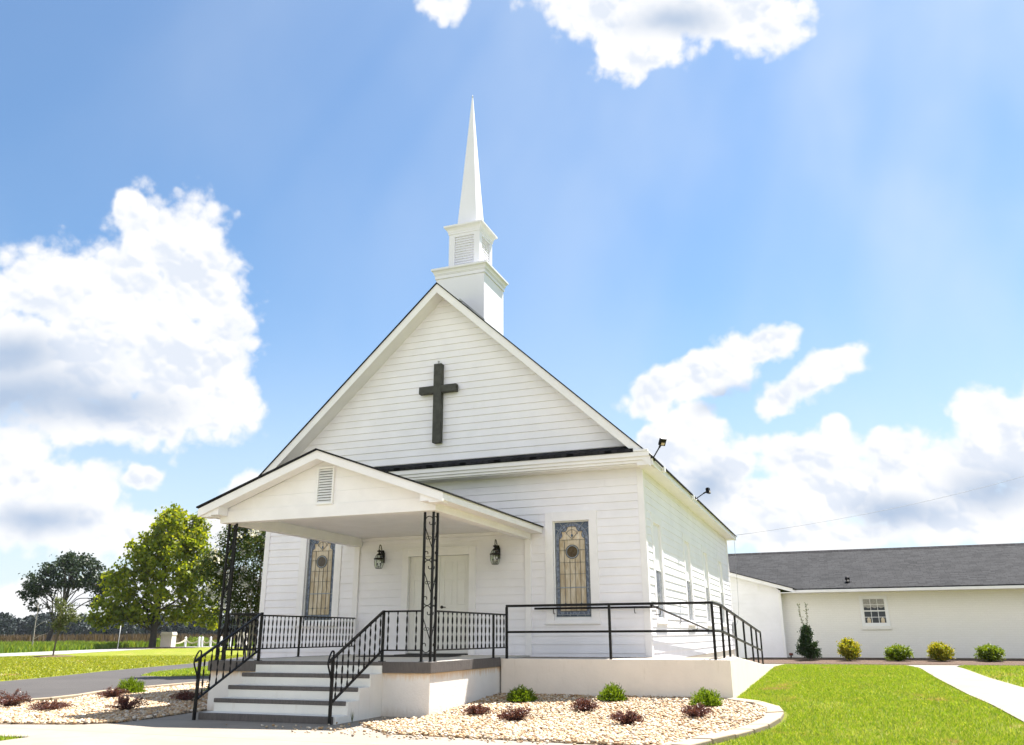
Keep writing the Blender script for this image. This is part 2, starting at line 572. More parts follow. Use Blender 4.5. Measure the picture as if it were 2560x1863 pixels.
def shingles(name, dark, light, sx=0.30, sy=0.13, axis='xy'):
    m, t = mat(name)
    v = t.pos
    if axis == 'yx':
        sp = t.new('ShaderNodeSeparateXYZ')
        t.l.new(t.pos, sp.inputs[0])
        cb = t.new('ShaderNodeCombineXYZ')
        t.l.new(sp.outputs['Y'], cb.inputs[0])
        t.l.new(sp.outputs['X'], cb.inputs[1])
        v = cb.outputs[0]
    br = t.new('ShaderNodeTexBrick')
    t.l.new(v, br.inputs['Vector'])
    br.offset = 0.37
    br.offset_frequency = 2
    br.squash = 0.8
    br.squash_frequency = 3
    br.inputs['Color1'].default_value = (0, 0, 0, 1)
    br.inputs['Color2'].default_value = (1, 1, 1, 1)
    br.inputs['Mortar'].default_value = (0.5, 0.5, 0.5, 1)
    br.inputs['Scale'].default_value = 1
    br.inputs['Mortar Size'].default_value = 0.006
    br.inputs['Brick Width'].default_value = sx
    br.inputs['Row Height'].default_value = sy
    c = t.mix(br.outputs['Color'], dark, light)
    c = t.mix(t.smooth(t.noise(t.pos, 0.8, 5, 0.6), 0.3, 0.7, 0, 0.35), c, light)
    c = t.mix(t.smooth(t.noise(t.pos, 160, 3, 0.8), 0.4, 0.75, 0, 0.35), c, tuple(x*1.6 for x in light))
    c = t.mix(br.outputs['Fac'], c, tuple(x*0.3 for x in dark))
    t.val(t.b.inputs['Base Color'], c)
    t.b.inputs['Roughness'].default_value = 0.9
    t.b.inputs['Specular IOR Level'].default_value = 0.08
    sp = t.new('ShaderNodeSeparateXYZ')
    t.l.new(v, sp.inputs[0])
    saw = t.math('FRACT', t.math('DIVIDE', sp.outputs['Y'], sy))
    h = t.math('ADD', t.math('MULTIPLY', t.math('SUBTRACT', 1.0, saw), 1.0), t.math('MULTIPLY', br.outputs['Color'], 0.5))
    bump(t, h, 0.7, 0.02)
    return m


M['shingle'] = shingles('grey_shingles', (0.016, 0.0167, 0.018), (0.036, 0.037, 0.039))
M['shingle2'] = shingles('black_shingles', (0.012, 0.012, 0.014), (0.030, 0.030, 0.034), axis='yx')

m, t = mat('white_brick')
sp = t.new('ShaderNodeSeparateXYZ')
t.l.new(t.pos, sp.inputs[0])
cb = t.new('ShaderNodeCombineXYZ')
t.l.new(sp.outputs['X'], cb.inputs[0])
t.l.new(sp.outputs['Z'], cb.inputs[1])
br = t.new('ShaderNodeTexBrick')
t.l.new(cb.outputs[0], br.inputs['Vector'])
br.inputs['Scale'].default_value = 1
br.inputs['Brick Width'].default_value = 0.21
br.inputs['Row Height'].default_value = 0.077
br.inputs['Mortar Size'].default_value = 0.007
br.inputs['Mortar Smooth'].default_value = 0.4
br.inputs['Color1'].default_value = (0.82, 0.80, 0.76, 1)
br.inputs['Color2'].default_value = (0.84, 0.82, 0.78, 1)
br.inputs['Mortar'].default_value = (0.79, 0.765, 0.72, 1)
t.val(t.b.inputs['Base Color'], br.outputs['Color'])
t.b.inputs['Roughness'].default_value = 0.6
bump(t, t.math('ADD', t.math('SUBTRACT', 1.0, br.outputs['Fac']), t.math('MULTIPLY', t.noise(t.pos, 60, 4, 0.6), 0.3)), 0.45, 0.008)
M['brick'] = m


def glassy(name, col, rough=0.08, var=None, sc_=(1, 1, 1), scale=6, spec=0.5):
    m, t = mat(name)
    c = col
    if var:
        n = t.noise(t.vmath('MULTIPLY', t.pos, sc_), scale, 6, 0.6, 0.6)
        c = t.mix(t.smooth(n, 0.35, 0.65), col, var)
    t.val(t.b.inputs['Base Color'], c if not isinstance(c, tuple) else c+(1,))
    t.b.inputs['Roughness'].default_value = rough
    t.b.inputs['Specular IOR Level'].default_value = spec
    bump(t, t.noise(t.pos, 14, 3, 0.5), 0.08, 0.01)
    return m


M['amber'] = glassy('amber_glass', (0.40, 0.31, 0.195), 0.22, (0.58, 0.50, 0.38), (4, 4, 0.8), 3)
M['amber_pale'] = glassy('pale_opal_glass', (0.62, 0.54, 0.42), 0.22, (0.50, 0.38, 0.24), (3, 3, 1.5), 5)
M['blue'] = glassy('blue_glass', (0.085, 0.105, 0.17), 0.2, (0.24, 0.28, 0.36), (4, 4, 2), 7)
M['navy'] = glassy('navy_glass', (0.035, 0.05, 0.085), 0.12, (0.10, 0.13, 0.18), (2, 2, 2), 9)
M['brownglass'] = glassy('brown_medallion', (0.055, 0.035, 0.018), 0.1, (0.085, 0.06, 0.03), (2, 2, 2), 5)
M['came'] = paint('lead_came', (0.11, 0.12, 0.125), 0.15, 0.45, 60, 0.1)
M['came_light'] = paint('zinc_came', (0.30, 0.32, 0.34), 0.15, 0.4, 60, 0.1)
M['pane'] = glassy('dark_window_glass', (0.020, 0.022, 0.026), 0.03, spec=0.6)
M['storm'] = glassy('storm_glass', (0.16, 0.18, 0.22), 0.05, (0.22, 0.24, 0.28), (1, 3, 1), 3, spec=0.6)
m, t = mat('clear_glass')
g = t.new('ShaderNodeBsdfGlossy')
g.inputs['Roughness'].default_value = 0.02
tr = t.new('ShaderNodeBsdfTransparent')
tr.inputs[0].default_value = (0.86, 0.9, 0.86, 1)
mx = t.new('ShaderNodeMixShader')
mx.inputs[0].default_value = 0.10
t.l.new(tr.outputs[0], mx.inputs[1])
t.l.new(g.outputs[0], mx.inputs[2])
t.l.new(mx.outputs[0], t.out.inputs[0])
M['clear'] = m


def leafmat(name, cols, trans=0.35, rough=0.5):
    m, t = mat(name)
    ge = t.new('ShaderNodeNewGeometry')
    st = [(i/(max(1, len(cols)-1)), c) for i, c in enumerate(cols)]
    c = t.ramp(ge.outputs['Random Per Island'], st)
    t.val(t.b.inputs['Base Color'], c)
    t.b.inputs['Roughness'].default_value = rough
    t.b.inputs['Specular IOR Level'].default_value = 0.35
    tl = t.new('ShaderNodeBsdfTranslucent')
    t.l.new(t.mix(1.0, c, (1.5, 1.35, 0.6), 'MULTIPLY'), tl.inputs[0])
    mx = t.new('ShaderNodeMixShader')
    mx.inputs[0].default_value = trans
    t.l.new(t.b.outputs[0], mx.inputs[1])
    t.l.new(tl.outputs[0], mx.inputs[2])
    t.l.new(mx.outputs[0], t.out.inputs[0])
    return m


M['maple'] = leafmat('maple_leaf', [(0.09, 0.14, 0.008), (0.15, 0.20, 0.010), (0.21, 0.25, 0.012), (0.24, 0.25, 0.016)], 0.5)
M['myrtle'] = leafmat('myrtle_leaf', [(0.025, 0.05, 0.010), (0.04, 0.075, 0.014), (0.065, 0.095, 0.016), (0.10, 0.10, 0.025)], 0.3)
M['myrtle_flower'] = leafmat('myrtle_flower', [(0.55, 0.55, 0.52), (0.75, 0.75, 0.72)], 0.2, 0.8)
M['oak'] = leafmat('oak_leaf', [(0.014, 0.026, 0.014), (0.024, 0.042, 0.02), (0.034, 0.056, 0.024)], 0.2)
M['sapling'] = leafmat('sapling_leaf', [(0.05, 0.075, 0.025), (0.08, 0.105, 0.035), (0.12, 0.13, 0.05)], 0.4)
M['wood'] = leafmat('far_tree_leaf', [(0.012, 0.020, 0.022), (0.018, 0.029, 0.029), (0.024, 0.038, 0.034)], 0.1, 0.7)
M['weeds'] = leafmat('tall_weeds', [(0.09, 0.16, 0.02), (0.13, 0.21, 0.025), (0.18, 0.22, 0.04)], 0.45)
M['corn'] = leafmat('dry_corn', [(0.085, 0.06, 0.042), (0.11, 0.08, 0.058), (0.07, 0.052, 0.035)], 0.3, 0.9)
M['blade'] = leafmat('grass_blade', [(0.085, 0.13, 0.008), (0.13, 0.17, 0.010), (0.17, 0.20, 0.014), (0.24, 0.22, 0.05)], 0.45)
def grass(name, stops):
    m, t = mat(name)
    ge = t.new('ShaderNodeNewGeometry')
    c = t.ramp(ge.outputs['Random Per Island'], stops)
    dry = t.smooth(t.math('ADD', t.noise(t.pos, 0.55, 6, 0.65), t.math('MULTIPLY', t.math('SUBTRACT', ge.outputs['Random Per Island'], 0.5), 0.16)), 0.56, 0.72, 0, 0.5)
    c = t.mix(dry, c, (0.38, 0.37, 0.08))
    c = t.mix(t.smooth(t.noise(t.pos, 0.75, 7, 0.7), 0.59, 0.66, 0, 0.8), c, (0.36, 0.25, 0.115))
    t.val(t.b.inputs['Base Color'], c)
    t.b.inputs['Roughness'].default_value = 0.5
    tl = t.new('ShaderNodeBsdfTranslucent')
    t.l.new(t.mix(1.0, c, (1.2, 1.15, 0.7), 'MULTIPLY'), tl.inputs[0])
    mx = t.new('ShaderNodeMixShader')
    mx.inputs[0].default_value = 0.4
    t.l.new(t.b.outputs[0], mx.inputs[1])
    t.l.new(tl.outputs[0], mx.inputs[2])
    t.l.new(mx.outputs[0], t.out.inputs[0])
    return m


M['blade'] = grass('grass_blade', [(0, (0.10, 0.185, 0.008)), (0.35, (0.18, 0.29, 0.010)), (0.7, (0.27, 0.36, 0.014)), (1, (0.42, 0.42, 0.09))])
M['blade_pale'] = grass('pale_grass_blade', [(0, (0.15, 0.19, 0.008)), (0.35, (0.23, 0.27, 0.010)), (0.7, (0.31, 0.33, 0.014)), (1, (0.42, 0.40, 0.07))])
M['globe'] = leafmat('globe_shrub_leaf', [(0.07, 0.13, 0.008), (0.12, 0.19, 0.010), (0.17, 0.25, 0.014)], 0.4)
M['purple'] = leafmat('purple_leaf', [(0.055, 0.018, 0.019), (0.10, 0.036, 0.033), (0.17, 0.075, 0.06)], 0.25, 0.4)
M['green_shrub'] = leafmat('green_shrub_leaf', [(0.08, 0.14, 0.008), (0.13, 0.20, 0.012), (0.19, 0.25, 0.02)], 0.4)
M['gold_shrub'] = leafmat('golden_shrub_leaf', [(0.10, 0.17, 0.010), (0.26, 0.27, 0.02), (0.42, 0.36, 0.03), (0.15, 0.20, 0.015)], 0.4)
M['holly'] = leafmat('holly_leaf', [(0.014, 0.032, 0.010), (0.022, 0.05, 0.014), (0.035, 0.07, 0.02)], 0.2, 0.3)


def bark(name, a, b):
    m, t = mat(name)
    n = t.noise(t.vmath('MULTIPLY', t.pos, (3, 3, 0.6)), 6, 6, 0.7)
    t.val(t.b.inputs['Base Color'], t.ramp(n, [(0.3, a), (0.7, b)]))
    t.b.inputs['Roughness'].default_value = 0.9
    bump(t, n, 0.8, 0.03)
    return m


M['bark'] = bark('brown_bark', (0.05, 0.037, 0.028), (0.13, 0.10, 0.08))
M['bark_dark'] = bark('dark_bark', (0.022, 0.018, 0.016), (0.06, 0.05, 0.043))
M['bark_pale'] = bark('pale_bark', (0.24, 0.22, 0.19), (0.42, 0.38, 0.33))

m, t = mat('pebbles')
ge = t.new('ShaderNodeNewGeometry')
c = t.ramp(ge.outputs['Random Per Island'], [(0.0, (0.44, 0.34, 0.22)), (0.20, (0.34, 0.22, 0.11)), (0.34, (0.52, 0.44, 0.33)), (0.50, (0.26, 0.14, 0.06)),
                                            (0.60, (0.40, 0.29, 0.17)), (0.74, (0.58, 0.53, 0.45)), (0.86, (0.20, 0.165, 0.13)), (0.92, (0.36, 0.25, 0.14))], 'CONSTANT')
n = t.noise(t.pos, 45, 5, 0.6)
c = t.mix(t.smooth(n, 0.3, 0.75, 0, 0.35), c, (0.42, 0.28, 0.15))
t.val(t.b.inputs['Base Color'], c)
t.b.inputs['Roughness'].default_value = 0.7
bump(t, n, 0.25, 0.005)
M['pebble'] = m
m, t = mat('gravel_soil')
n = t.new('ShaderNodeTexVoronoi')
t.l.new(t.pos, n.inputs['Vector'])
n.inputs['Scale'].default_value = 24
c = t.mix(t.smooth(n.outputs['Distance'], 0.1, 0.7), (0.26, 0.19, 0.11), (0.09, 0.06, 0.035))
t.val(t.b.inputs['Base Color'], c)
t.b.inputs['Roughness'].default_value = 0.9
M['soil'] = m
m, t = mat('pine_straw')
n = t.noise(t.vmath('MULTIPLY', t.pos, (2, 5, 2)), 12, 8, 0.75)
t.val(t.b.inputs['Base Color'], t.ramp(n, [(0.32, (0.035, 0.02, 0.012)), (0.5, (0.09, 0.052, 0.03)), (0.68, (0.19, 0.12, 0.075))]))
t.b.inputs['Roughness'].default_value = 0.95
bump(t, n, 1.0, 0.05)
M['straw'] = m

m, t = mat('lawn')
n = t.noise(t.pos, 0.35, 6, 0.6)
n2 = t.noise(t.pos, 3.0, 6, 0.7)
n3 = t.noise(t.pos, 45, 4, 0.8)
c = t.ramp(n2, [(0.25, (0.10, 0.13, 0.008)), (0.5, (0.17, 0.195, 0.010)), (0.75, (0.24, 0.245, 0.016))])
c = t.mix(t.smooth(n, 0.45, 0.75, 0, 0.5), c, (0.25, 0.245, 0.02))
c = t.mix(t.smooth(n3, 0.35, 0.75, 0, 0.5), c, (0.09, 0.12, 0.008))
c = t.mix(t.smooth(t.noise(t.pos, 0.75, 7, 0.7), 0.59, 0.66, 0, 0.8), c, (0.33, 0.235, 0.11))
sp = t.new('ShaderNodeSeparateXYZ')
t.l.new(t.pos, sp.inputs[0])
t.val(t.b.inputs['Base Color'], c)
t.b.inputs['Roughness'].default_value = 0.85
t.b.inputs['Specular IOR Level'].default_value = 0.2
bump(t, t.math('ADD', n3, t.math('MULTIPLY', n2, 0.6)), 0.8, 0.05)
M['lawn'] = m
m, t = mat('rough_field')
n = t.noise(t.pos, 0.12, 6, 0.65)
n2 = t.noise(t.pos, 1.5, 5, 0.7)
c = t.ramp(n2, [(0.3, (0.09, 0.14, 0.02)), (0.7, (0.15, 0.19, 0.035))])
c = t.mix(t.smooth(n, 0.5, 0.7, 0, 0.6), c, (0.17, 0.14, 0.07))
t.val(t.b.inputs['Base Color'], c)
t.b.inputs['Roughness'].default_value = 0.9
M['field'] = m

# ------------------------------------------------------------------ the ground and what is laid on it
GY = [-4.4, -1.6, 7.6, 14, 15, 18, 40]
GZ = [-.772, -.635, -.475, -.6, -.585, -.515, -.6]


def G(x, y):
    b = float(np.interp(y, GY, GZ))
    return -.772 + (b+.772)*min(1, max(0, (x-3)/3))


xs = [-3000, -900, -300, -120, -60, -30, -15, -8, -4, 0, 3, 3.6, 4.2, 4.8, 5.4, 6, 8, 10, 12, 14, 16, 20, 30, 60, 300, 900, 3000]
ys = [-1500, -300, -60, -25, -12, -8, -4.4, -1.6, 2, 7.6, 11, 14, 15, 16.5, 18, 22, 30, 40, 70, 150, 400, 1200, 4000]
V = [(x, y, G(x, y)) for y in ys for x in xs]
F = [(j*len(xs)+i, j*len(xs)+i+1, (j+1)*len(xs)+i+1, (j+1)*len(xs)+i) for j in range(len(ys)-1) for i in range(len(xs)-1)]
tag(np_mesh('ground', V, F, M['lawn']), kind='structure')


def sheet(name, poly, dz, material, kind='structure'):
    bm = bmesh.new()
    bm.faces.new([bm.verts.new((x, y, 0)) for x, y in poly])
    for y in GY:
        bmesh.ops.bisect_plane(bm, geom=bm.verts[:]+bm.edges[:]+bm.faces[:], plane_co=(0, y, 0), plane_no=(0, 1, 0))
    for x in (3, 3.6, 4.2, 4.8, 5.4, 6):
        bmesh.ops.bisect_plane(bm, geom=bm.verts[:]+bm.edges[:]+bm.faces[:], plane_co=(x, 0, 0), plane_no=(1, 0, 0))
    bmesh.ops.triangulate(bm, faces=bm.faces[:])
    for v in bm.verts:
        v.co.z = G(v.co.x, v.co.y)+dz
    bmesh.ops.recalc_face_normals(bm, faces=bm.faces[:])
    for f in bm.faces:
        if f.normal.z < 0:
            f.normal_flip()
    me = bpy.data.meshes.new(name)
    bm.to_mesh(me)
    bm.free()
    me.materials.append(material)
    return tag(link(name, me), kind=kind)


DRIVE = [(-1.9, -9), (-1.74, -4.71), (-1.62, -3.61), (-2.5, -1.59), (-2.66, -.49), (-2.81, 1.43), (-2.95, 5.6), (-4.5, 5.5), (-5.8, 5.33), (-6.83, 4.77), (-8.0, 4.95), (-9.47, 7.02), (-11.49, 12.05),
         (-18, 28), (-21.5, 28), (-14.77, 15.32), (-13.17, 10.85), (-11.87, 7.38), (-9.95, 3.29), (-9.22, 1.24), (-8.5, -1.5), (-8, -9)]
BED_L = [(-1.75, -7.9), (1.14, -7.05), (2.19, -6.75), (2.6, -6.45), (2.6, -5.6), (2.42, -4.5), (2.42, 0), (-.1, 0), (-.1, 5.4), (-2.75, 5.4), (-2.66, 1.4), (-2.5, -.5), (-2.36, -1.6), (-1.5, -3.6), (-1.6, -4.7)]
WALK = [(-6, -9.0), (1.14, -7.05), (2.19, -6.75), (2.6, -6.45), (2.6, -5.6), (2.42, -4.4), (6.41, -4.4), (6.0, -5.62), (6.81, -6.39), (7.8, -6.47), (9.24, -6.56), (10.3, -6.62), (10.3, -17.5), (2.9, -17.5), (2.9, -8.4), (2.87, -7.98), (2.47, -8.06), (-6, -10.2)]
BED_R = [(6.41, -4.45), (6.0, -5.62), (6.81, -6.39), (7.8, -6.47), (9.24, -6.56), (10.3, -6.62), (10.49, -5.95), (10.73, -5.1), (11.01, -3.54), (11.08, -2.87), (10.93, -2.38), (10.35, -1.85), (10.3, -1.63), (6.41, -1.63)]
sheet('driveway', DRIVE, 0.010, M['asphalt'])
sheet('front_walkway', WALK, 0.014, M['walk'])
sheet('unseen_bounce_ground', [(-14, -17.55), (50, -17.55), (50, -75), (-14, -75)], 0.012, M['bounce_grey'])  # unseen pale ground added behind the camera, bounces neutral light onto the facade
sheet('side_walkway', [(13.88, 12.6), (13.9, 4.0), (13.97, .2), (14.06, -1.67), (14.2, -4), (14.3, -16), (15.6, -16), (15.3, -2), (15.05, 2.0), (14.9, 4.4), (14.85, 7.5), (15.05, 11), (15.35, 12.6), (30, 12.6), (30, 13.7), (9.9, 13.7), (8.82, 13.7), (8.82, 7.63), (10.41, 7.63), (10.41, 12.6)], 0.018, M['sidewalk'])
sheet('mulch_bed', [(8.9, 13.72), (30, 13.72), (30, 18.4), (8.9, 18.4)], 0.03, M['straw'], 'structure')
sheet('road', [(-13, -28), (-36.23, 22.7), (-37.7, 28.4), (-46.5, 44.2), (-53.3, 57.2), (-52.6, 58.6), (-46, 62), (-34, 66), (-34, 71), (-50, 66.5), (-57, 62), (-55.5, 53.4), (-49.1, 38.5), (-45.6, 31.7), (-21, -28)], 0.012, M['road'])
sheet('far_field', [(-22, -29), (-45.8, 31.75), (-49.3, 38.6), (-55.7, 53.5), (-57.5, 63), (-50, 67.2), (-30, 72), (300, 90), (300, 1500), (-1500, 1500), (-1500, -29)], 0.008, M['field'])


def inside(poly, P):
    x, y = P[:, 0], P[:, 1]
    r = np.zeros(len(P), bool)
    n = len(poly)
    for i in range(n):
        x1, y1 = poly[i]
        x2, y2 = poly[(i+1) % n]
        if y1 == y2:
            continue
        c = ((y1 > y) != (y2 > y)) & (x < (x2-x1)*(y-y1)/(y2-y1)+x1)
        r ^= c
    return r


def Gv(P):
    b = np.interp(P[:, 1], GY, GZ)
    return -.772+(b+.772)*np.clip((P[:, 0]-3)/3, 0, 1)


def scatter(poly, dens):
    a = np.array(poly)
    lo, hi = a.min(0), a.max(0)
    n = int((hi-lo).prod()*dens)
    P = rng.uniform(lo, hi, (n, 2))
    return P[inside(poly, P)]


def ico(sub):
    bm = bmesh.new()
    bmesh.ops.create_icosphere(bm, subdivisions=sub, radius=1)
    bm.verts.ensure_lookup_table()
    v = np.array([q.co[:] for q in bm.verts])
    f = np.array([[q.index for q in p.verts] for p in bm.faces])
    bm.free()
    return v, f


def pebbles(name, P, sub, label, lo=0.016, hi=0.034, lift=0.030):
    v, f = ico(sub)
    n = len(P)
    s = rng.uniform(lo, hi, (n, 1))*np.stack([np.ones(n), rng.uniform(.65, 1.0, n), rng.uniform(.45, .75, n)], 1)
    jit = 1+rng.uniform(-.14, .14, (n, len(v), 1))
    q = v[None]*jit*s[:, None, :]
    a = rng.uniform(0, 2*np.pi, n)
    b = rng.normal(0, .35, n)
    cb, sb = np.cos(b)[:, None], np.sin(b)[:, None]
    x, y, z = q[..., 0], q[..., 1], q[..., 2]
    y, z = y*cb-z*sb, y*sb+z*cb
    ca, sa = np.cos(a)[:, None], np.sin(a)[:, None]
    x, y = x*ca-y*sa, x*sa+y*ca
    V = np.stack([x+P[:, :1], y+P[:, 1:2], z+(Gv(P)+lift+rng.uniform(-.012, .014, n))[:, None]], -1)
    FF = (f[None]+(np.arange(n)*len(v))[:, None, None]).reshape(-1, 3)
    o = np_mesh(name, V.reshape(-1, 3), FF, M['pebble'], smooth=True)
    return tag(o, label, 'gravel', kind='stuff')


sheet('gravel_base', BED_R, 0.020, M['soil'])
sheet('gravel_base', BED_L, 0.020, M['soil'])
PR = scatter(BED_R, 900)
pebbles('gravel', PR, 1, 'tan and cream river pebbles filling the bed below the ramp wall')
spill = np.concatenate([rng.normal((6.15, -6.2), (.5, .12), (90, 2)), rng.normal((7.6, -6.62), (.8, .10), (110, 2)), rng.normal((5.9, -5.4), (.12, .5), (40, 2))])
PL = scatter(BED_L, 620)
PL = PL[PL[:, 1] < 2.5]
pebbles('gravel', PL, 1, 'tan and cream river pebbles filling the bed left of the steps', 0.018, 0.042)
pebbles('loose_gravel', spill, 1, 'loose pebbles spilled from the gravel bed onto the front concrete walk', 0.010, 0.026, 0.022)

# edging blocks round the right-hand bed
outer = [(10.42, -1.68), (10.62, -1.81), (10.96, -2.12), (11.12, -2.39), (11.25, -3.03), (11.25, -3.49), (11.2, -4.0), (10.95, -5.13), (10.71, -5.88), (10.5, -6.6)]
inner = [(10.32, -1.86), (10.5, -1.98), (10.80, -2.25), (10.93, -2.48), (11.03, -2.95), (11.03, -3.40), (10.99, -3.9), (10.74, -5.0), (10.5, -5.75), (10.28, -6.58)]


def resample(P, n):
    P = catmull([Vector((a, b, 0)) for a, b in P], 8)
    d = [0]
    for a, b in zip(P, P[1:]):
        d.append(d[-1]+(b-a).length)
    t = np.linspace(0, d[-1], n)
    return np.stack([np.interp(t, d, [p.x for p in P]), np.interp(t, d, [p.y for p in P])], 1)


ORD = ['first', 'second', 'third', 'fourth', 'fifth', 'sixth', 'seventh', 'eighth', 'ninth', 'tenth', 'eleventh', 'twelfth', 'thirteenth', 'fourteenth']
NB = 9
oo, ii = resample(outer, NB+1), resample(inner, NB+1)
for k in range(NB):
    g = 0.02
    a0, a1 = oo[k]*(1-g)+oo[k+1]*g, oo[k]*g+oo[k+1]*(1-g)
    b0, b1 = ii[k]*(1-g)+ii[k+1]*g, ii[k]*g+ii[k+1]*(1-g)
    mb = MB()
    h = 0.062+random.uniform(-.008, .01)
    mb.prism([(p[0], p[1], G(p[0], p[1])-.03) for p in (a0, a1, b1, b0)], (0, 0, h+.03))
    o = mb.build('edging_block', M['block'], bevel=0.014)
    tag(o, f'{ORD[k]} cream edging block from the ramp wall, curving round the gravel bed', 'edging block', 'edging blocks round the right gravel bed')
LC = [(-1.9, -4.7), (-1.7, -3.5), (-2.47, -1.6), (-2.6, -.5), (-2.76, 1.4), (-2.85, 3.6)]
lc = resample(LC, 10)
for k in range(9):
    a, b = lc[k], lc[k+1]
    d = (b-a)/np.linalg.norm(b-a)
    n_ = np.array([-d[1], d[0]])*.06
    a, b = a+d*.01, b-d*.01
    mb = MB()
    mb.prism([(p[0], p[1], -.80) for p in (a+n_, b+n_, b-n_, a-n_)], (0, 0, .115))
    tag(mb.build('edging_block', M['block'], bevel=0.012), f'{ORD[k]} cream edging block along the asphalt drive, counted from the photo edge', 'edging block', 'edging blocks along the drive')

# ------------------------------------------------------------------ church
W, L = 8.8, 13.8
church = thing('church', 'white clapboard church with steep front gable, steeple and gabled porch roof', 'church', (4.4, 0, -.77))
EXPO = 0.158


def siding(mb, P, a0, a1, z0, z1, holes=(), clip=None, expo=EXPO, lap=.012):
    z = z0
    while z < z1-1e-6:
        zt = min(z+expo, z1)
        cuts = sorted({z, zt} | {h for hl in holes for h in (hl[2], hl[3]) if z < h < zt})
        jit = random.uniform(-.002, .002)
        for zb, zu in zip(cuts, cuts[1:]):
            zm = (zb+zu)/2
            iv = [(a0, a1)]
            for (h0, h1, hz0, hz1) in holes:
                if hz0 < zm < hz1:
                    nv_ = []
                    for s, e in iv:
                        if h0 > s:
                            nv_.append((s, min(e, h0)))
                        if h1 < e:
                            nv_.append((max(s, h1), e))
                        if h1 <= s or h0 >= e:
                            pass
                    iv = [q for q in nv_ if q[1]-q[0] > 1e-4]
            ob = .003+(lap+jit)*(1-(zb-z)/expo)
            ot = .003+(lap+jit)*(1-(zu-z)/expo)
            for s, e in iv:
                sb, eb, st, et = s, e, s, e
                if clip:
                    c0, c1 = clip(zb), clip(zu)
                    sb, eb, st, et = max(s, c0[0]), min(e, c0[1]), max(s, c1[0]), min(e, c1[1])
                    if eb <= sb:
                        continue
                    if et < st:
                        st = et = (st+et)/2
                # boards butted end to end: split each course at a random joint
                js = [sb, eb]
                if eb-sb > 2.2 and not clip:
                    js = [sb, random.uniform(sb+.6, eb-.6), eb]
                for q0, q1 in zip(js, js[1:]):
                    u0 = q0+(.0025 if q0 != sb else 0)
                    u1 = q1-(.0025 if q1 != eb else 0)
                    t0 = st if q0 == sb else u0
                    t1 = et if q1 == eb else u1
                    mb.face([P(u0, zb, ob), P(u1, zb, ob), P(t1, zu, ot), P(t0, zu, ot)])
                    if zb == z:
                        mb.face([P(u0, zb, 0), P(u1, zb, 0), P(u1, zb, ob), P(u0, zb, ob)])
        z = zt


PF = lambda a, z, o: (a, -o, z)
PRt = lambda a, z, o: (W+o, a, z)
PLf = lambda a, z, o: (-o, a, z)
WXL, WXR, WZB, WZT = 6.936, 7.690, .703, 2.556
CW = .165
SW = [.80, 4.57, 7.72, 10.97]
SWW = .754
DX0, DX1, DZ = 3.55, 5.256, 2.123
front_holes = [(WXL-.02, WXR+.02, WZB-.1, WZT+.02), (W-WXR-.02, W-WXL+.02, WZB-.1, WZT+.02), (DX0+.05, DX1-.05, -.2, DZ-.05)]
mb = MB()
siding(mb, PF, 0, W, -.12, 3.56, front_holes, lap=.016)
siding(mb, PF, -.2, W+.2, 3.84, 7.9, clip=lambda z: (4.4-(7.86-z)/.9345, 4.4+(7.86-z)/.9345), lap=.018)
mb.build('front_siding', M['siding'], church)
mb = MB()
side_holes = [(y-.02, y+SWW+.02, WZB-.1, WZT+.02) for y in SW]
siding(mb, PRt, 0, L, -.12, 3.6, side_holes)
mb.build('side_siding', M['siding'], church)
mb = MB()
siding(mb, PLf, 0, L, -.12, 3.6)
mb.build('side_siding', M['siding'], church)
mb = MB()
mb.box(.03, W-.03, .14, L-.02, -.78, 3.55)
mb.prism([(.2, .1, 3.55), (W-.2, .1, 3.55), (4.4, .1, 7.55)], (0, L-.2, 0))
mb.box(0, W, L-.03, L, -.78, 3.6)
for hz in front_holes:
    pass
mb.build('wall', M['siding'], church)
mb = MB()
mb.box(.02, W-.02, .03, L-.02, -.85, -.13)
mb.build('foundation', M['stucco2'], church)
for (x0, x1, y0, y1) in ((W-.10, W+.028, -.028, .02), (W+.0015, W+.026, .0205, .13), (-.028, .10, -.028, .02), (W+.0015, W+.026, L-.12, L+.02)):
    mb = MB()
    mb.box(x0, x1, y0, y1, -.13, 3.55)
    mb.build('corner_board', M['white'], church, bevel=.003)

# main roof
SL = .9345
EX, EZ, AZ = 9.155, 3.6135, 8.057


def rz(x):
    return AZ-SL*abs(x-4.4)


for s in (-1, 1):
    e = 4.4+s*(EX-4.4)
    mb = MB()
    mb.prism([(4.4, -.45, AZ+.012), (e, -.45, EZ+.012), (e, -.45, EZ-.018), (4.4, -.45, AZ-.018)], (0, 14.65, 0))
    o = mb.build('roof', M['shingle2'], church)
    mb = MB()
    e2 = 4.4+s*4.675
    mb.prism([(4.4, -.424, AZ-.02), (e2, -.424, rz(e2)-.02), (e2, -.424, rz(e2)-.235), (4.4, -.424, AZ-.235)], (0, .04, 0))
    mb.build('rake_board', M['white'], church)
    mb = MB()
    mb.prism([(4.4, -.383, AZ-.02), (e2, -.383, rz(e2)-.02), (e2, -.383, rz(e2)-.205), (4.4, -.383, AZ-.205)], (0, .383, 0))
    mb.build('rake_soffit', M['white'], church)
    mb = MB()
    x0, x1 = 4.4+s*4.40, 4.4+s*4.69
    mb.prism([(x0, -.40, 3.50), (x1, -.40, 3.50), (x1, -.40, 3.61), (x0, -.40, 3.87)], (0, 14.57, 0))
    mb.build('eave_box', M['white'], church)
    mb = MB()
    x2, x3 = 4.4+s*4.692, 4.4+s*4.712
    mb.box(min(x2, x3), max(x2, x3), -.41, 14.18, 3.488, 3.62)
    mb.build('eave_fascia', M['white'], church, bevel=.003)
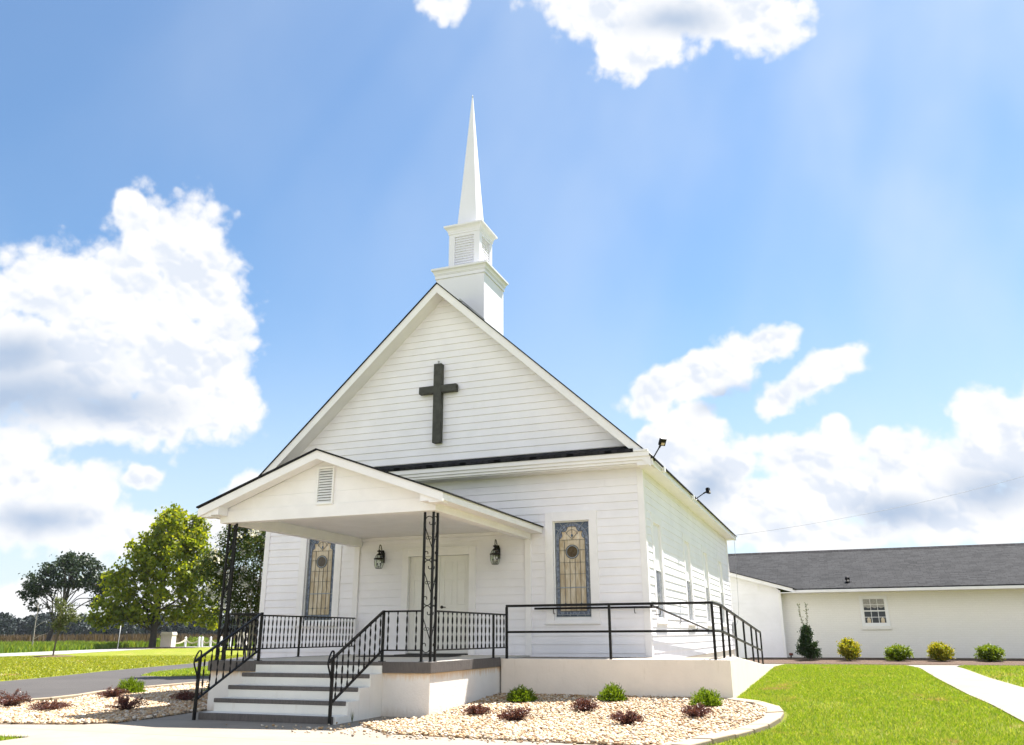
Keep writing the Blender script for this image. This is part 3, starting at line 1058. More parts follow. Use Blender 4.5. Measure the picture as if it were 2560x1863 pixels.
# front cornice with its strip of shingles
mb = MB()
mb.box(-.25, 9.05, -.395, -.02, 3.548, 3.745)
mb.box(-.25, 9.053, -.425, -.396, 3.60, 3.745)
mb.box(-.26, 9.056, -.455, -.426, 3.665, 3.757)
mb.box(-.25, 9.05, -.36, -.021, 3.525, 3.547)
mb.build('cornice', M['white'], church, bevel=.004)
mb = MB()
mb.prism([(.28, 0, 3.99), (.28, -.485, 3.818), (.28, -.485, 3.762), (.28, 0, 3.80)], (8.46, 0, 0))
mb.build('pent_roof', M['shingle2'], church)
for x in (-.255, 8.735):
    mb = MB()
    mb.box(x+.02, x+.30, -.47, -.40, 3.759, 3.80)
    mb.build('cornice_return', M['white'], church, bevel=.004)

# ---- stained glass windows


def stained(w_, h_):
    """meshes of one stained glass window in local x (0..w), z (0..h), facing -y"""
    gl, ld = MB(), MB()
    MI = dict(amber=0, pale=1, blue=2, navy=3, brown=4)

    def P(x, z, y=0.0):
        return (x, y, z)

    def quad(x0, z0, x1, z1, mi, y=0.0):
        gl.face([P(x0, z0, y), P(x1, z0, y), P(x1, z1, y), P(x0, z1, y)], MI[mi])

    def line(a, b, wd=.009, mi=0, y=-.006):
        ld.bar((a[0], y, a[1]), (b[0], y, b[1]), wd, .007, mi, ref=(0, 1, 0))

    def arc(cx, cz, r, a0, a1, wd=.009, mi=0, n=18):
        pts = [(cx+r*math.cos(a0+(a1-a0)*k/n), cz+r*math.sin(a0+(a1-a0)*k/n)) for k in range(n+1)]
        for p, q in zip(pts, pts[1:]):
            line(p, q, wd, mi)

    b1 = .045                                  # dark outer strip
    b2 = .108                                  # blue arched band reaches here
    cx = w_/2
    ro, ri = cx-b1, cx-b2
    cz = h_-b1*.9-ro
    quad(0, 0, w_, h_, 'navy', 0.010)
    N = 28

    def band(r0, r1, mi, y):
        for k in range(N):
            a, b = math.pi*k/N, math.pi*(k+1)/N
            gl.face([P(cx+r0*math.cos(a), cz+r0*math.sin(a), y), P(cx+r1*math.cos(a), cz+r1*math.sin(a), y),
                     P(cx+r1*math.cos(b), cz+r1*math.sin(b), y), P(cx+r0*math.cos(b), cz+r0*math.sin(b), y)], MI[mi])
    band(ri, ro, 'blue', .004)
    quad(b1, b1, b2, cz, 'blue', .004)
    quad(w_-b2, b1, w_-b1, cz, 'blue', .004)
    quad(b2, b1, w_-b2, b2, 'blue', .004)
    # inner field
    quad(b2, b2, w_-b2, cz, 'amber', .002)
    pts = [P(cx+ri*math.cos(math.pi*k/N), cz+ri*math.sin(math.pi*k/N), .002) for k in range(N+1)]
    gl.face(pts, MI['pale'])
    # blue scallops along the inside of the arch
    for a in (.34, .95, math.pi-.95, math.pi-.34):
        c0 = (cx+ri*math.cos(a), cz+ri*math.sin(a))
        tx = (-math.sin(a), math.cos(a))
        nx = (-math.cos(a), -math.sin(a))
        poly = []
        for k in range(9):
            u = -1+k/4
            d = .050*(1-u*u)
            base = a+u*.29
            poly.append(P(cx+(ri-.002-d)*math.cos(base), cz+(ri-.002-d)*math.sin(base), 0.0))
        for k in range(8, -1, -1):
            base = a+(-1+k/4)*.29
            poly.append(P(cx+ri*math.cos(base), cz+ri*math.sin(base), 0.0))
        gl.face(poly, MI['blue'])
        for p, q in zip(poly[:9], poly[1:9]):
            line((p[0], p[2]), (q[0], q[2]), .006)
    # medallion
    mz, mr = h_*.672, .108

    def disc(r, mi, y):
        gl.face([P(cx+r*math.cos(2*math.pi*k/28), mz+r*math.sin(2*math.pi*k/28), y) for k in range(28)], MI[mi])
    disc(mr+.028, 'navy', -.001)
    disc(mr, 'brown', -.003)
    arc(cx, mz, mr+.028, 0, 2*math.pi, .008, 0, 28)
    arc(cx, mz, mr+.010, 0, 2*math.pi, .012, 1, 28)
    # diamond and quatrefoil arcs at the top
    dz = cz+.085
    gl.face([P(cx, dz-.045, -.003), P(cx+.026, dz, -.003), P(cx, dz+.045, -.003), P(cx-.026, dz, -.003)], MI['navy'])
    arc(cx, dz-.01, .125, .25, math.pi-.25, .007)
    line((cx, dz+.045), (cx, cz+ri), .007)
    line((cx-.03, dz-.04), (cx-.19, dz+.14), .007)
    line((cx+.03, dz-.04), (cx+.19, dz+.14), .007)
    line((cx-.026, dz-.03), (cx, dz-.075), .006)
    line((cx+.026, dz-.03), (cx, dz-.075), .006)
    # lead lines of the field
    iw = w_-2*b2
    xsl = [b2+iw*k/5 for k in range(1, 5)]
    zt = mz-mr-.035
    for k, x in enumerate(xsl):
        top = zt if k in (1, 2) else cz
        line((x, b2), (x, top), .0065)
    zl = [b2+.19, h_*.255, h_*.305, h_*.44, h_*.56]
    for z in (h_*.44, h_*.56):
        line((b2, z), (w_-b2, z), .0065)
    line((b2, h_*.69), (cx-mr-.02, h_*.69), .0065)
    line((cx+mr+.02, h_*.69), (w_-b2, h_*.69), .0065)
    line((b2, cz), (w_-b2, cz), .0065)
    line((b2, b2+.14), (w_-b2, b2+.14), .0065)
    line((b1*.3, h_*.30), (w_-b1*.3, h_*.30), .022, 1)
    for x in (xsl[0], xsl[3]):
        gl.face([P(x-.022, b2+.14, -.003), P(x, b2+.112, -.003), P(x+.022, b2+.14, -.003), P(x, b2+.168, -.003)], MI['navy'])
    # borders
    arc(cx, cz, ro, 0, math.pi, .008, 1)
    arc(cx, cz, ri, 0, math.pi, .012, 0)
    for x in (b1, w_-b1):
        line((x, b1), (x, cz), .008, 1)
    for x in (b2, w_-b2):
        line((x, b2), (x, cz), .012, 0)
    line((b1, b1), (w_-b1, b1), .008, 1)
    line((b2, b2), (w_-b2, b2), .012, 0)
    for x in (0.006, w_-.006):
        line((x, 0), (x, h_), .012, 1)
    for z in (0.006, h_-.006):
        line((0, z), (w_, z), .012, 1)
    nz = 12
    for k in range(1, nz):
        z = h_*k/nz
        for x in (0, w_-b1):
            line((x, z), (x+b1, z), .007, 1)
    for k in range(1, 14):
        z = b1+(cz-b1)*k/14
        line((b1, z), (b2, z), .005, 0)
        line((w_-b2, z), (w_-b1, z), .005, 0)
    for k in range(1, 5):
        x = w_*k/5
        line((x, 0), (x, b1), .007, 1)
        line((x, h_-b1*.9), (x, h_), .007, 1)
    for k in range(1, 14):
        a = math.pi*k/14
        line((cx+ri*math.cos(a), cz+ri*math.sin(a)), (cx+ro*math.cos(a), cz+ro*math.sin(a)), .005, 0)
    for a in (.6, math.pi-.6, .95, math.pi-.95):
        line((cx+ro*math.cos(a), cz+ro*math.sin(a)), (cx+(ro+.14)*math.cos(a), min(h_, cz+(ro+.14)*math.sin(a))), .007, 1)
    return gl, ld


GLM = [M['amber'], M['amber_pale'], M['blue'], M['navy'], M['brownglass']]
HW, HH = WXR-WXL, WZT-WZB


def window(x0, side=False, glassmesh=None):
    """casing, sash, sill in local coordinates (x 0..w, z 0..h above WZB, outward -y)"""
    cs = MB()
    pj = -.020 if side else -.036
    cs.box(-CW, 0, pj, .075, -.10, HH+.19)
    cs.box(HW, HW+CW, pj, .075, -.10, HH+.19)
    cs.box(0.0005, HW-.0005, pj, .075, HH+.0, HH+.19)
    o = cs.build('window', M['white'], bevel=.003)
    o.parent = church
    if not side:
        o.location = Vector((x0, 0, WZB))-Vector(church.location)
    else:
        o.location = Vector((W, x0, WZB))-Vector(church.location)
        o.rotation_euler = (0, 0, math.pi/2)
    sb = MB()
    sb.box(-CW-.02, HW+CW+.02, -.062, -.0365, -.135, -.095)
    sb.box(-CW, HW+CW, -.0362, -.010, -.15, -.1005)
    sb.box(.0005, HW-.0005, -.030, .07, -.10, -.055)
    sb.build('sill', M['white'], o, bevel=.003, loc=(0, 0, 0))
    fr = MB()
    t = .022
    for q in ((0.001, t, -.055, HH), (HW-t, HW-.001, -.055, HH), (t, HW-t, HH-t, HH-.001), (t, HW-t, -.0545, -.005)):
        fr.box(q[0], q[1], .012 if side else .025, .06, q[2], q[3])
    fr.build('sash', M['white3'], o, loc=(0, 0, 0))
    if not side:
        gl, ld = glassmesh
        gl.build('stained_glass', GLM, o, loc=(0, .05, 0))
        ld.build('lead_came', [M['came'], M['came_light']], o, loc=(0, .05, 0))
    else:
        gl, ld = glassmesh
        gl.build('stained_glass', GLM, o, loc=(0, .11, 0))
        pn = MB()
        pn.face([(t, 0, -.005), (HW-t, 0, -.005), (HW-t, 0, HH*.5), (t, 0, HH*.5)])
        pn.face([(t, .012, HH*.5), (HW-t, .012, HH*.5), (HW-t, .012, HH-t), (t, .012, HH-t)])
        pn.build('storm_pane', M['storm'], o, loc=(0, .024, 0))
        rl = MB()
        rl.box(t, HW-t, .014, .058, HH*.5-.018, HH*.5+.018)
        rl.build('meeting_rail', M['white3'], o, loc=(0, 0, 0))
    return o


gm = stained(HW, HH)
window(WXL, False, gm)
window(W-WXR, False, gm)
for y in SW:
    window(y, True, gm)

# ---- doors
mb = MB()
dcw = .15
mb.box(DX0, DX0+dcw, -.04, .10, -.03, DZ)
mb.box(DX1-dcw, DX1, -.04, .10, -.03, DZ)
mb.box(DX0+dcw+.0005, DX1-dcw-.0005, -.04, .10, DZ-dcw, DZ)
mb.box(DX0-.02, DX1+.02, -.055, -.0405, DZ-.005, DZ+.03)
mb.build('door_casing', M['white'], church, bevel=.004)
mb = MB()
mb.box(DX0+dcw, DX1-dcw, -.03, .09, -.03, .018)
mb.build('threshold', M['dark'], church)
dl = (DX1-DX0-2*dcw)/2
for k in range(2):
    x0 = DX0+dcw+k*dl+.003
    x1 = x0+dl-.006
    z0, z1 = .022, DZ-dcw-.004
    mb = MB()
    yb = .055
    mb.box(x0, x1, yb+.012, .09, z0, z1)
    st = .105
    mid = (x0+x1)/2
    rows = [(z0+.20, z0+.78), (z0+.93, z0+1.46), (z0+1.57, z1-.12)]
    mb.box(x0, x0+st, yb, yb+.0121, z0, z1)
    mb.box(x1-st, x1, yb, yb+.0121, z0, z1)
    mb.box(mid-.045, mid+.045, yb, yb+.0121, z0, z1)
    edges = [z0]+[q for r_ in rows for q in r_]+[z1]
    for a, b in zip(edges[::2], edges[1::2]):
        mb.box(x0+st, mid-.045, yb, yb+.0121, a, b)
        mb.box(mid+.045, x1-st, yb, yb+.0121, a, b)
    for a, b in rows:
        for u0, u1 in ((x0+st, mid-.045), (mid+.045, x1-st)):
            mb.box(u0+.025, u1-.025, yb+.004, yb+.013, a+.025, b-.025)
    d = mb.build('door', M['door'], church, bevel=.003)
    hx = x0+.06 if k == 1 else x1-.06
    if k == 1:
        hb = MB()
        hb.tube([(hx, yb, .93), (hx, yb-.012, .93)], .032, 16)
        hb.tube([(hx, yb-.012, .93), (hx, yb-.055, .93)], .011, 10)
        hb.tube([(hx, yb-.05, .93), (hx+.05, yb-.055, .93), (hx+.11, yb-.052, .925)], [.012, .010, .008], 10)
        hb.build('handle', M['bronze'], d)

# ---- steeple
stp = bpy.data.objects.new('steeple', None)
C.objects.link(stp)
stp.parent = church
SX, SY = 4.4, 1.473
stp.location = Vector((SX, SY, 7.2))-Vector(church.location)


def sqp(profile):
    """square-plan moulding: list of (half width, z)"""
    mb = MB()
    for (a, z0), (b, z1) in zip(profile, profile[1:]):
        for k in range(4):
            c = [(-1, -1), (1, -1), (1, 1), (-1, 1)]
            p, q = c[k], c[(k+1) % 4]
            mb.face([(SX+p[0]*a, SY+p[1]*a, z0), (SX+q[0]*a, SY+q[1]*a, z0), (SX+q[0]*b, SY+q[1]*b, z1), (SX+p[0]*b, SY+p[1]*b, z1)])
    a, z = profile[-1]
    mb.face([(SX-a, SY-a, z), (SX+a, SY-a, z), (SX+a, SY+a, z), (SX-a, SY+a, z)])
    return mb


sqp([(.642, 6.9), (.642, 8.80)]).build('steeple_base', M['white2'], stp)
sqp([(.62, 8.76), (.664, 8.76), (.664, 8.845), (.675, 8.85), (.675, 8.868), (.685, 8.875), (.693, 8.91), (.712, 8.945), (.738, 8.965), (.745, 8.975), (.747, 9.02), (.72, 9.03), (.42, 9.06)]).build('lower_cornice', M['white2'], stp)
LH = .419
sqp([(LH-.045, 9.03), (LH-.045, 10.10)]).build('lantern_core', M['white2'], stp)
z0, z1 = 9.04, 10.08
for k in range(4):
    ang = k*math.pi/2
    Mx = Matrix.Translation((SX, SY, 0)) @ Matrix.Rotation(ang, 4, 'Z')
    mb = MB()
    a = LH
    mb.box(-a, -a*.62, -a, -a+.0445, z0, z1, M=Mx)
    mb.box(a*.62, a-.045, -a, -a+.0445, z0, z1, M=Mx)
    mb.box(-a*.62, a*.62, -a, -a+.0445, z0, z0+.10, M=Mx)
    mb.box(-a*.62, a*.62, -a, -a+.0445, z1-.11, z1, M=Mx)
    mb.build('lantern_frame', M['white2'], stp)
    lv = MB()
    n_ = 12
    for i in range(n_):
        zz = z0+.10+(z1-z0-.21)*i/n_
        hh = (z1-z0-.21)/n_
        Q = [(-a*.62, -a+.010, zz), (a*.62, -a+.010, zz), (a*.62, -a+.040, zz+hh*1.02), (-a*.62, -a+.040, zz+hh*1.02)]
        lv.face([Mx @ Vector(q) for q in Q])
        Q = [(-a*.62, -a+.040, zz), (a*.62, -a+.040, zz), (a*.62, -a+.010, zz), (-a*.62, -a+.010, zz)]
        lv.face([Mx @ Vector(q) for q in Q])
    lv.build('louver', M['white2'], stp)
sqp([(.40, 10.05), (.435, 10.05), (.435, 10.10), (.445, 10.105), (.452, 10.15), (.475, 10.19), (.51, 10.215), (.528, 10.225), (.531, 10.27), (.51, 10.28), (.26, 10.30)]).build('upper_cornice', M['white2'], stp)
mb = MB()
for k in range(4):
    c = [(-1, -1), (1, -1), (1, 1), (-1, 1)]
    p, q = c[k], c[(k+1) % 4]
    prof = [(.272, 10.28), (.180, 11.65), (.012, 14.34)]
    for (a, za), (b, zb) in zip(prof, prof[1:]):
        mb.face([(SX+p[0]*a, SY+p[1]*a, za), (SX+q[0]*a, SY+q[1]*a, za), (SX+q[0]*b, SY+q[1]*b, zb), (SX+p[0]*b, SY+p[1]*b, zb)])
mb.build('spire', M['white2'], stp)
mb = MB()
mb.lathe([(.014, 14.33), (.018, 14.35), (.012, 14.40), (.003, 14.43)], (SX, SY, 0), 8)
mb.build('spire_tip', M['galv'], stp)
mb = MB()
mb.prism([(SX-.67, SY-.67, rz(SX+.67)+.03), (SX+.06, SY-.67, rz(SX)+.03), (SX+.67, SY-.67, rz(SX+.67)+.03), (SX+.67, SY-.67, rz(SX+.67)+.10), (SX+.02, SY-.67, rz(SX)+.10), (SX-.67, SY-.67, rz(SX+.67)+.10)], (0, .02, 0))
mb.build('flashing', M['galv'], stp)

# ---- porch roof (part of the church)
pr = bpy.data.objects.new('porch_roof', None)
C.objects.link(pr)
pr.parent = church
pr.location = Vector((4.42, -2.2, 2.3))-Vector(church.location)
PX, PA, PS = 4.42, 3.304, .361
pz = lambda x: PA-PS*abs(x-PX)
for s in (-1, 1):
    e = PX+s*2.30
    mb = MB()
    mb.prism([(PX, -4.765, PA+.004), (e+s*.02, -4.765, pz(e+.02)+.004), (e+s*.02, -4.765, pz(e+.02)-.022), (PX, -4.765, PA-.022)], (0, 4.78, 0))
    mb.build('shingles', M['shingle2'], pr)
    mb = MB()
    mb.prism([(PX, -4.735, PA-.024), (e, -4.735, pz(e)-.024), (e, -4.735, pz(e)-.165), (PX, -4.735, PA-.165)], (0, .035, 0))
    mb.build('rake_board', M['white'], pr, bevel=.003)
    mb = MB()
    e2 = PX+s*2.27
    mb.prism([(PX, -4.699, PA-.024), (e2, -4.699, pz(e2)-.024), (e2, -4.699, pz(e2)-.145), (PX, -4.699, PA-.145)], (0, .24, 0))
    mb.build('rake_soffit', M['white'], pr)
    mb = MB()
    xa, xb = PX+s*2.262, PX+s*2.295
    mb.box(min(xa, xb), max(xa, xb), -4.698, -.03, 2.335, 2.452)
    mb.build('eave_fascia', M['white'], pr, bevel=.003)
    mb = MB()
    xa, xb = PX+s*2.048, PX+s*2.261
    mb.box(min(xa, xb), max(xa, xb), -4.46, -.03, 2.337, 2.355)
    mb.box(min(xa, xb), max(xa, xb), -4.697, -4.4605, 2.310, 2.335)
    mb.build('eave_soffit', M['white'], pr)
    mb = MB()
    xa, xb = PX+s*1.90, PX+s*2.258
    mb.prism([(xa, -4.6975, 2.336), (xb, -4.6975, 2.336), (xb, -4.6975, pz(xb)-.026), (xa, -4.6975, pz(xa)-.026)], (0, .236, 0))
    mb.build('eave_return', M['white'], pr)
    mb = MB()
    xa, xb = PX+s*1.87, PX+s*2.047
    mb.box(min(xa, xb), max(xa, xb), -4.249, -.036, 2.225, 2.50)
    mb.build('side_beam', M['white'], pr, bevel=.004)
    mb = MB()
    xa, xb = PX+s*1.92, PX+s*2.045
    mb.box(min(xa, xb), max(xa, xb), -.052, .0, -.06, 2.224)
    mb.build('pilaster', M['white'], pr, bevel=.004)
mb = MB()
mb.box(PX-2.047, PX+2.047, -4.455, -4.2495, 2.225, 2.435)
mb.build('front_beam', M['white'], pr, bevel=.004)
mb = MB()
for (zb, zu, yo) in ((2.436, 2.64, -4.446), (2.641, 2.86, -4.444), (2.861, 3.20, -4.442)):
    hb_, hu_ = min(2.047, (PA-.14-zb)/PS), max(0.001, min(2.047, (PA-.14-zu)/PS))
    mb.prism([(PX-hb_, yo, zb), (PX+hb_, yo, zb), (PX+hu_, yo, zu), (PX-hu_, yo, zu)], (0, .05, 0))
mb.build('gable_board', M['white'], pr, bevel=.003)
mb = MB()
mb.box(PX-1.869, PX+1.869, -4.248, -.02, 2.405, 2.43)
mb.build('ceiling', M['white'], pr)
mb = MB()
mb.box(PX-1.868, PX+1.868, -.05, -.021, 2.34, 2.404)
mb.build('ceiling_trim', M['white'], pr, bevel=.004)
vt = MB()
vx0, vx1, vz0, vz1 = 4.318, 4.585, 2.455, 3.02
for q in ((vx0-.03, vx0, vz0-.03, vz1+.03), (vx1, vx1+.03, vz0-.03, vz1+.03), (vx0, vx1, vz1, vz1+.03), (vx0, vx1, vz0-.03, vz0)):
    vt.box(q[0], q[1], -4.485, -4.44, q[2], q[3])
v_ = vt.build('gable_vent', M['white3'], pr, bevel=.004)
sl = MB()
for i in range(13):
    zz = vz0+(vz1-vz0)*i/13
    hh = (vz1-vz0)/13
    sl.prism([(vx0, -4.478, zz), (vx0, -4.452, zz+hh*.75), (vx0, -4.452, zz+hh*.9), (vx0, -4.478, zz+hh*.16)], (vx1-vx0, 0, 0))
sl.build('slats', M['white3'], v_)
bk = MB()
bk.face([(vx0, -4.4475, vz0), (vx1, -4.4475, vz0), (vx1, -4.4475, vz1), (vx0, -4.4475, vz1)])
bk.build('vent_back', M['dark'], v_)

# ---- porch platform with steps
porch = thing('porch_platform', 'white stucco porch base with dark painted edge and five front steps', 'porch', (4.42, -2.2, -.77))
mb = MB()
mb.box(2.44, 6.41, -4.40, -.03, -.95, -.153)
mb.build('base_wall', M['stucco'], porch, bevel=.01)
mb = MB()
mb.box(2.425, 6.425, -4.42, .0, -.152, -.003)
mb.build('floor_slab', M['floor'], porch)
mb = MB()
mb.box(2.41, 3.345, -4.437, -4.421, -.155, .002)
mb.box(5.64, 6.441, -4.437, -4.421, -.155, .002)
mb.box(3.346, 5.639, -4.445, -4.421, -.052, .002)
mb.box(6.4255, 6.441, -4.4205, -1.64, -.155, .002)
mb.box(2.409, 2.4245, -4.4205, -.05, -.155, .002)
mb.build('slab_edge', M['coating'], porch, bevel=.006)
mb = MB()
mb.box(3.36, 5.635, -4.4405, -4.4215, -.163, -.0525)
mb.build('riser', M['step'], porch)
SYS = [-5.646, -5.347, -5.055, -4.758, -4.42]
SZS = [-.665, -.493, -.329, -.163]
for k in range(4):
    mb = MB()
    mb.box(3.36, 5.635, SYS[k], -4.40 if k == 3 else SYS[k+1], -.95, SZS[k])
    o = mb.build('step', M['step'], porch, bevel=.008)
    nb = MB()
    z0 = -.80 if k == 0 else SZS[k]-.055
    x1 = [5.60, 5.60, 5.61, 5.615][k]
    nb.box(3.365-.012, x1, SYS[k]-.014, SYS[k]+.018, z0, SZS[k]+.004)
    nb.build('nosing', M['coating'], o, bevel=.012, seg=3)

# ---- ramp
ramp = thing('access_ramp', 'cream rendered wheelchair ramp with sloping wall beside the church', 'ramp', (9.4, 0, -.64))
mb = MB()
mb.box(6.4425, 10.41, -1.625, -1.42, -.95, -.022)
mb.build('front_wall', M['stucco2'], ramp, bevel=.008)
mb = MB()
mb.prism([(10.25, -1.4195, -.95), (10.25, -1.4195, -.018), (10.25, -.568, -.007), (10.25, 7.62, -.455), (10.25, 7.62, -.95)], (.16, 0, 0))
mb.build('side_wall', M['stucco2'], ramp, bevel=.006)
mb = MB()
mb.box(6.442, 10.249, -1.419, .0, -.95, -.03)
mb.prism([(8.83, .0, -.95), (8.83, .0, -.03), (8.83, 7.62, -.47), (8.83, 7.62, -.95)], (1.419, 0, 0))
mb.build('ramp_floor', M['walk'], ramp)

# ---- iron railings


def baluster_mesh(h):
    mb = MB()
    n = 30
    w2, t2 = .0135, .0038
    b = len(mb.v)
    for i in range(n+1):
        z = h*i/n
        a = math.pi*max(0, min(h-.05, z-.025))/.137+.5
        ca, sa = math.cos(a), math.sin(a)
        for sx, sy in ((-1, -1), (1, -1), (1, 1), (-1, 1)):
            x, y = sx*w2, sy*t2
            mb.v.append((x*ca-y*sa, x*sa+y*ca, z))
    for i in range(n):
        for k in range(4):
            k2 = (k+1) % 4
            mb.f.append((b+i*4+k, b+i*4+k2, b+(i+1)*4+k2, b+(i+1)*4+k))
            mb.m.append(0)
            mb.s.append(False)
    me = bpy.data.meshes.new('baluster')
    me.from_pydata(mb.v, [], mb.f)
    me.materials.append(M['black'])
    return me


BAL = {}


def balusters(parent, pts, zb, zt):
    """pts: list of (x,y); zb, zt: functions of index or constants"""
    for i, (x, y) in enumerate(pts):
        b_, t_ = zb(i) if callable(zb) else zb, zt(i) if callable(zt) else zt
        key = round(t_-b_, 3)
        if key not in BAL:
            BAL[key] = baluster_mesh(t_-b_)
        o = link('baluster', BAL[key], parent, loc=Vector((x, y, b_))-wloc(parent))


def rail_run(name, label, p, q, n, ends=True, mids=(), zt=.73, zb=.165, zq=None, floor=.0):
    """level railing between p and q (x, y)"""
    zq = zt if zq is None else zq
    t_ = thing(name, label, 'railing', ((p[0]+q[0])/2, (p[1]+q[1])/2, floor), 'black iron railings round the porch')
    mb = MB()
    mb.bar((p[0], p[1], zt), (q[0], q[1], zq), .036, .026)
    mb.build('top_rail', M['black'], t_, bevel=.003)
    mb = MB()
    mb.bar((p[0], p[1], zb), (q[0], q[1], zb), .030, .022)
    mb.build('bottom_rail', M['black'], t_, bevel=.003)
    for f_ in mids:
        x, y = p[0]+(q[0]-p[0])*f_, p[1]+(q[1]-p[1])*f_
        mb = MB()
        mb.bar((x, y, floor), (x, y, zt-.012), .033, .033, ref=(0, 1, 0))
        mb.box(x-.035, x+.035, y-.035, y+.035, floor+.001, floor+.008)
        mb.build('post', M['black'], t_)
    pts = []
    for i in range(n):
        f_ = (i+.5)/n
        if all(abs(f_-m_) > .35/n for m_ in mids):
            pts.append((p[0]+(q[0]-p[0])*f_, p[1]+(q[1]-p[1])*f_))
    balusters(t_, pts, zb, zt)
    return t_


rail_run('porch_railing', 'black iron railing along the porch edge left of the entrance', (2.466, -4.14), (2.466, -.06), 34, mids=(.52,))
rail_run('porch_railing', 'short black railing between left porch column and left stair post', (2.64, -4.31), (3.27, -4.36), 5)
rail_run('porch_railing', 'short black railing between right stair post and right porch column', (5.595, -4.37), (6.20, -4.31), 4)
rail_run('porch_railing', 'black iron railing from right porch column to the ramp railing', (6.372, -4.14), (6.535, -1.63), 17, mids=(.80,), zq=.722)


def stair_rail(name, label, x):
    yU, yL = -4.37, -5.72
    t_ = thing(name, label, 'railing', (x, -5.0, -.77), 'black iron railings on the steps')
    mb = MB()
    mb.bar((x, yU, 0), (x, yU, .745), .037, .037, ref=(0, 1, 0))
    mb.box(x-.045, x+.045, yU-.045, yU+.045, .003, .012)
    mb.build('upper_post', M['black'], t_, bevel=.003)
    mb = MB()
    mb.bar((x, yL, -.79), (x, yL, .075), .038, .038, ref=(0, 1, 0))
    mb.build('lower_post', M['black'], t_, bevel=.003)
    sl_ = (.735-.085)/(yU-yL)
    zt = lambda y: .085+sl_*(y-yL)
    zb = lambda y: -.49+(.165+.49)/(yU-yL)*(y-yL)
    mb = MB()
    mb.bar((x, yL-.10, zt(yL-.10)), (x, yU, zt(yU)), .040, .028)
    mb.build('top_rail', M['black'], t_, bevel=.003)
    mb = MB()
    mb.bar((x, yL, zb(yL)), (x, yU, zb(yU)), .033, .025)
    mb.build('bottom_rail', M['black'], t_, bevel=.003)
    mb = MB()
    path = catmull([(x, yL+.005, .08), (x, yL+.012, .155), (x, yL-.02, .185), (x, yL-.075, .13), (x, yL-.115, .04), (x, yL-.105, -.02), (x, yL-.05, -.12), (x, yL-.018, -.20)], 6)
    for a, b in zip(path, path[1:]):
        mb.bar(a, b, .026, .006, ref=(1, 0, 0)) if False else mb.bar(a, b, .006, .026, ref=(1, 0, 0))
    mb.build('rail_scroll', M['black'], t_)
    n = 9
    ysb = [yL+(yU-yL)*(i+.7)/(n+.3) for i in range(n)]
    h = zt(ysb[0])-zb(ysb[0])
    balusters(t_, [(x, y) for y in ysb], lambda i: zb(ysb[i]), lambda i: zb(ysb[i])+h)
    return t_


stair_rail('stair_railing', 'black iron stair railing with twisted balusters right of the steps', 5.59)
stair_rail('stair_railing', 'black iron stair railing with twisted balusters left of the steps', 3.34)

# ---- wrought iron columns


def scroll_panel(mb, o, ux, w_, z0, z1):
    """S-scrolls between two bars: o = base point of the first bar, ux = unit vector to the second"""
    o, ux = Vector(o), Vector(ux)
    n = 3
    h = (z1-z0)/n
    r_ = .0068
    P = lambda u, z: o+ux*u+Vector((0, 0, z))
    for k in range(n):
        b = z0+k*h
        half = [(.55*w_, h-.60*w_), (.58*w_, h-.82*w_), (.76*w_, h-.90*w_), (.92*w_, h-.74*w_), (.94*w_, h-.45*w_), (.78*w_, h-.13*w_), (.5*w_, h-.02*w_), (.22*w_, h-.13*w_), (.06*w_, h-.45*w_), (.06*w_, h-.85*w_), (.15*w_, h-1.35*w_)]
        full = half+[(w_-u, h-z) for u, z in reversed(half)]
        pts = catmull([P(u, b+z) for u, z in full], 5)
        mb.tube(pts, r_, 6)
        for s in (-1, 1):
            c = P(w_*.5+s*.021, b+h*.5)
            ring = [c+ux*(.02*math.cos(t_))+Vector((0, 0, .02*math.sin(t_))) for t_ in np.linspace(0, 2*math.pi, 15)]
            mb.tube(ring, .0045, 6)


def column(label, cx_, cy_, s):
    t_ = thing('porch_column', label, 'column', (cx_, cy_, 0), 'wrought iron porch columns')
    d = .150
    for dx, dy in ((0, 0), (s*d, 0), (0, d)):
        mb = MB()
        mb.bar((cx_+dx, cy_+dy, 0), (cx_+dx, cy_+dy, 2.224), .034, .034, ref=(0, 1, 0))
        mb.box(cx_+dx-.03, cx_+dx+.03, cy_+dy-.03, cy_+dy+.03, .003, .009)
        mb.build('column_bar', M['black'], t_, bevel=.003)
    for ux in ((s, 0, 0), (0, 1, 0)):
        mb = MB()
        o = Vector((cx_, cy_, 0))+Vector(ux)*d
        scroll_panel(mb, o+Vector((0, 0, 0)), -Vector(ux), d, .13, 2.16)
        mb.build('scrollwork', M['black'], t_)


column('black wrought iron scroll column at the right front corner of the porch', 6.37, -4.313, -1)
column('black wrought iron scroll column at the left front corner of the porch', 2.466, -4.313, 1)

# ---- ramp railing
t_ = thing('ramp_railing', 'black square tube guard railing along the edge of the ramp', 'railing', (9.0, -1.55, -.03))
ZT, ZM = .872, .425
y_posts = [.44, 1.66, 3.27, 4.96, 6.2, 7.45]
mb = MB()
mb.bar((6.53, -1.6, ZT), (10.18, -1.6, ZT), .042, .042)
mb.build('top_rail', M['black'], t_, bevel=.004)
mb = MB()
mb.bar((6.53, -1.6, ZM), (10.18, -1.6, ZM), .038, .038)
mb.build('mid_rail', M['black'], t_, bevel=.004)
for x in (6.544, 8.437, 10.18):
    mb = MB()
    mb.bar((x, -1.6, -.04), (x, -1.6, ZT-.02), .042, .042, ref=(0, 1, 0))
    mb.build('post', M['black'], t_, bevel=.004)
rt_ = lambda y: float(np.interp(y, [-1.6, -.45, 7.5], [ZT, ZT-.01, .40]))
fl_ = lambda y: float(np.interp(y, [-1.6, -.568, 7.62], [-.022, -.007, -.455]))
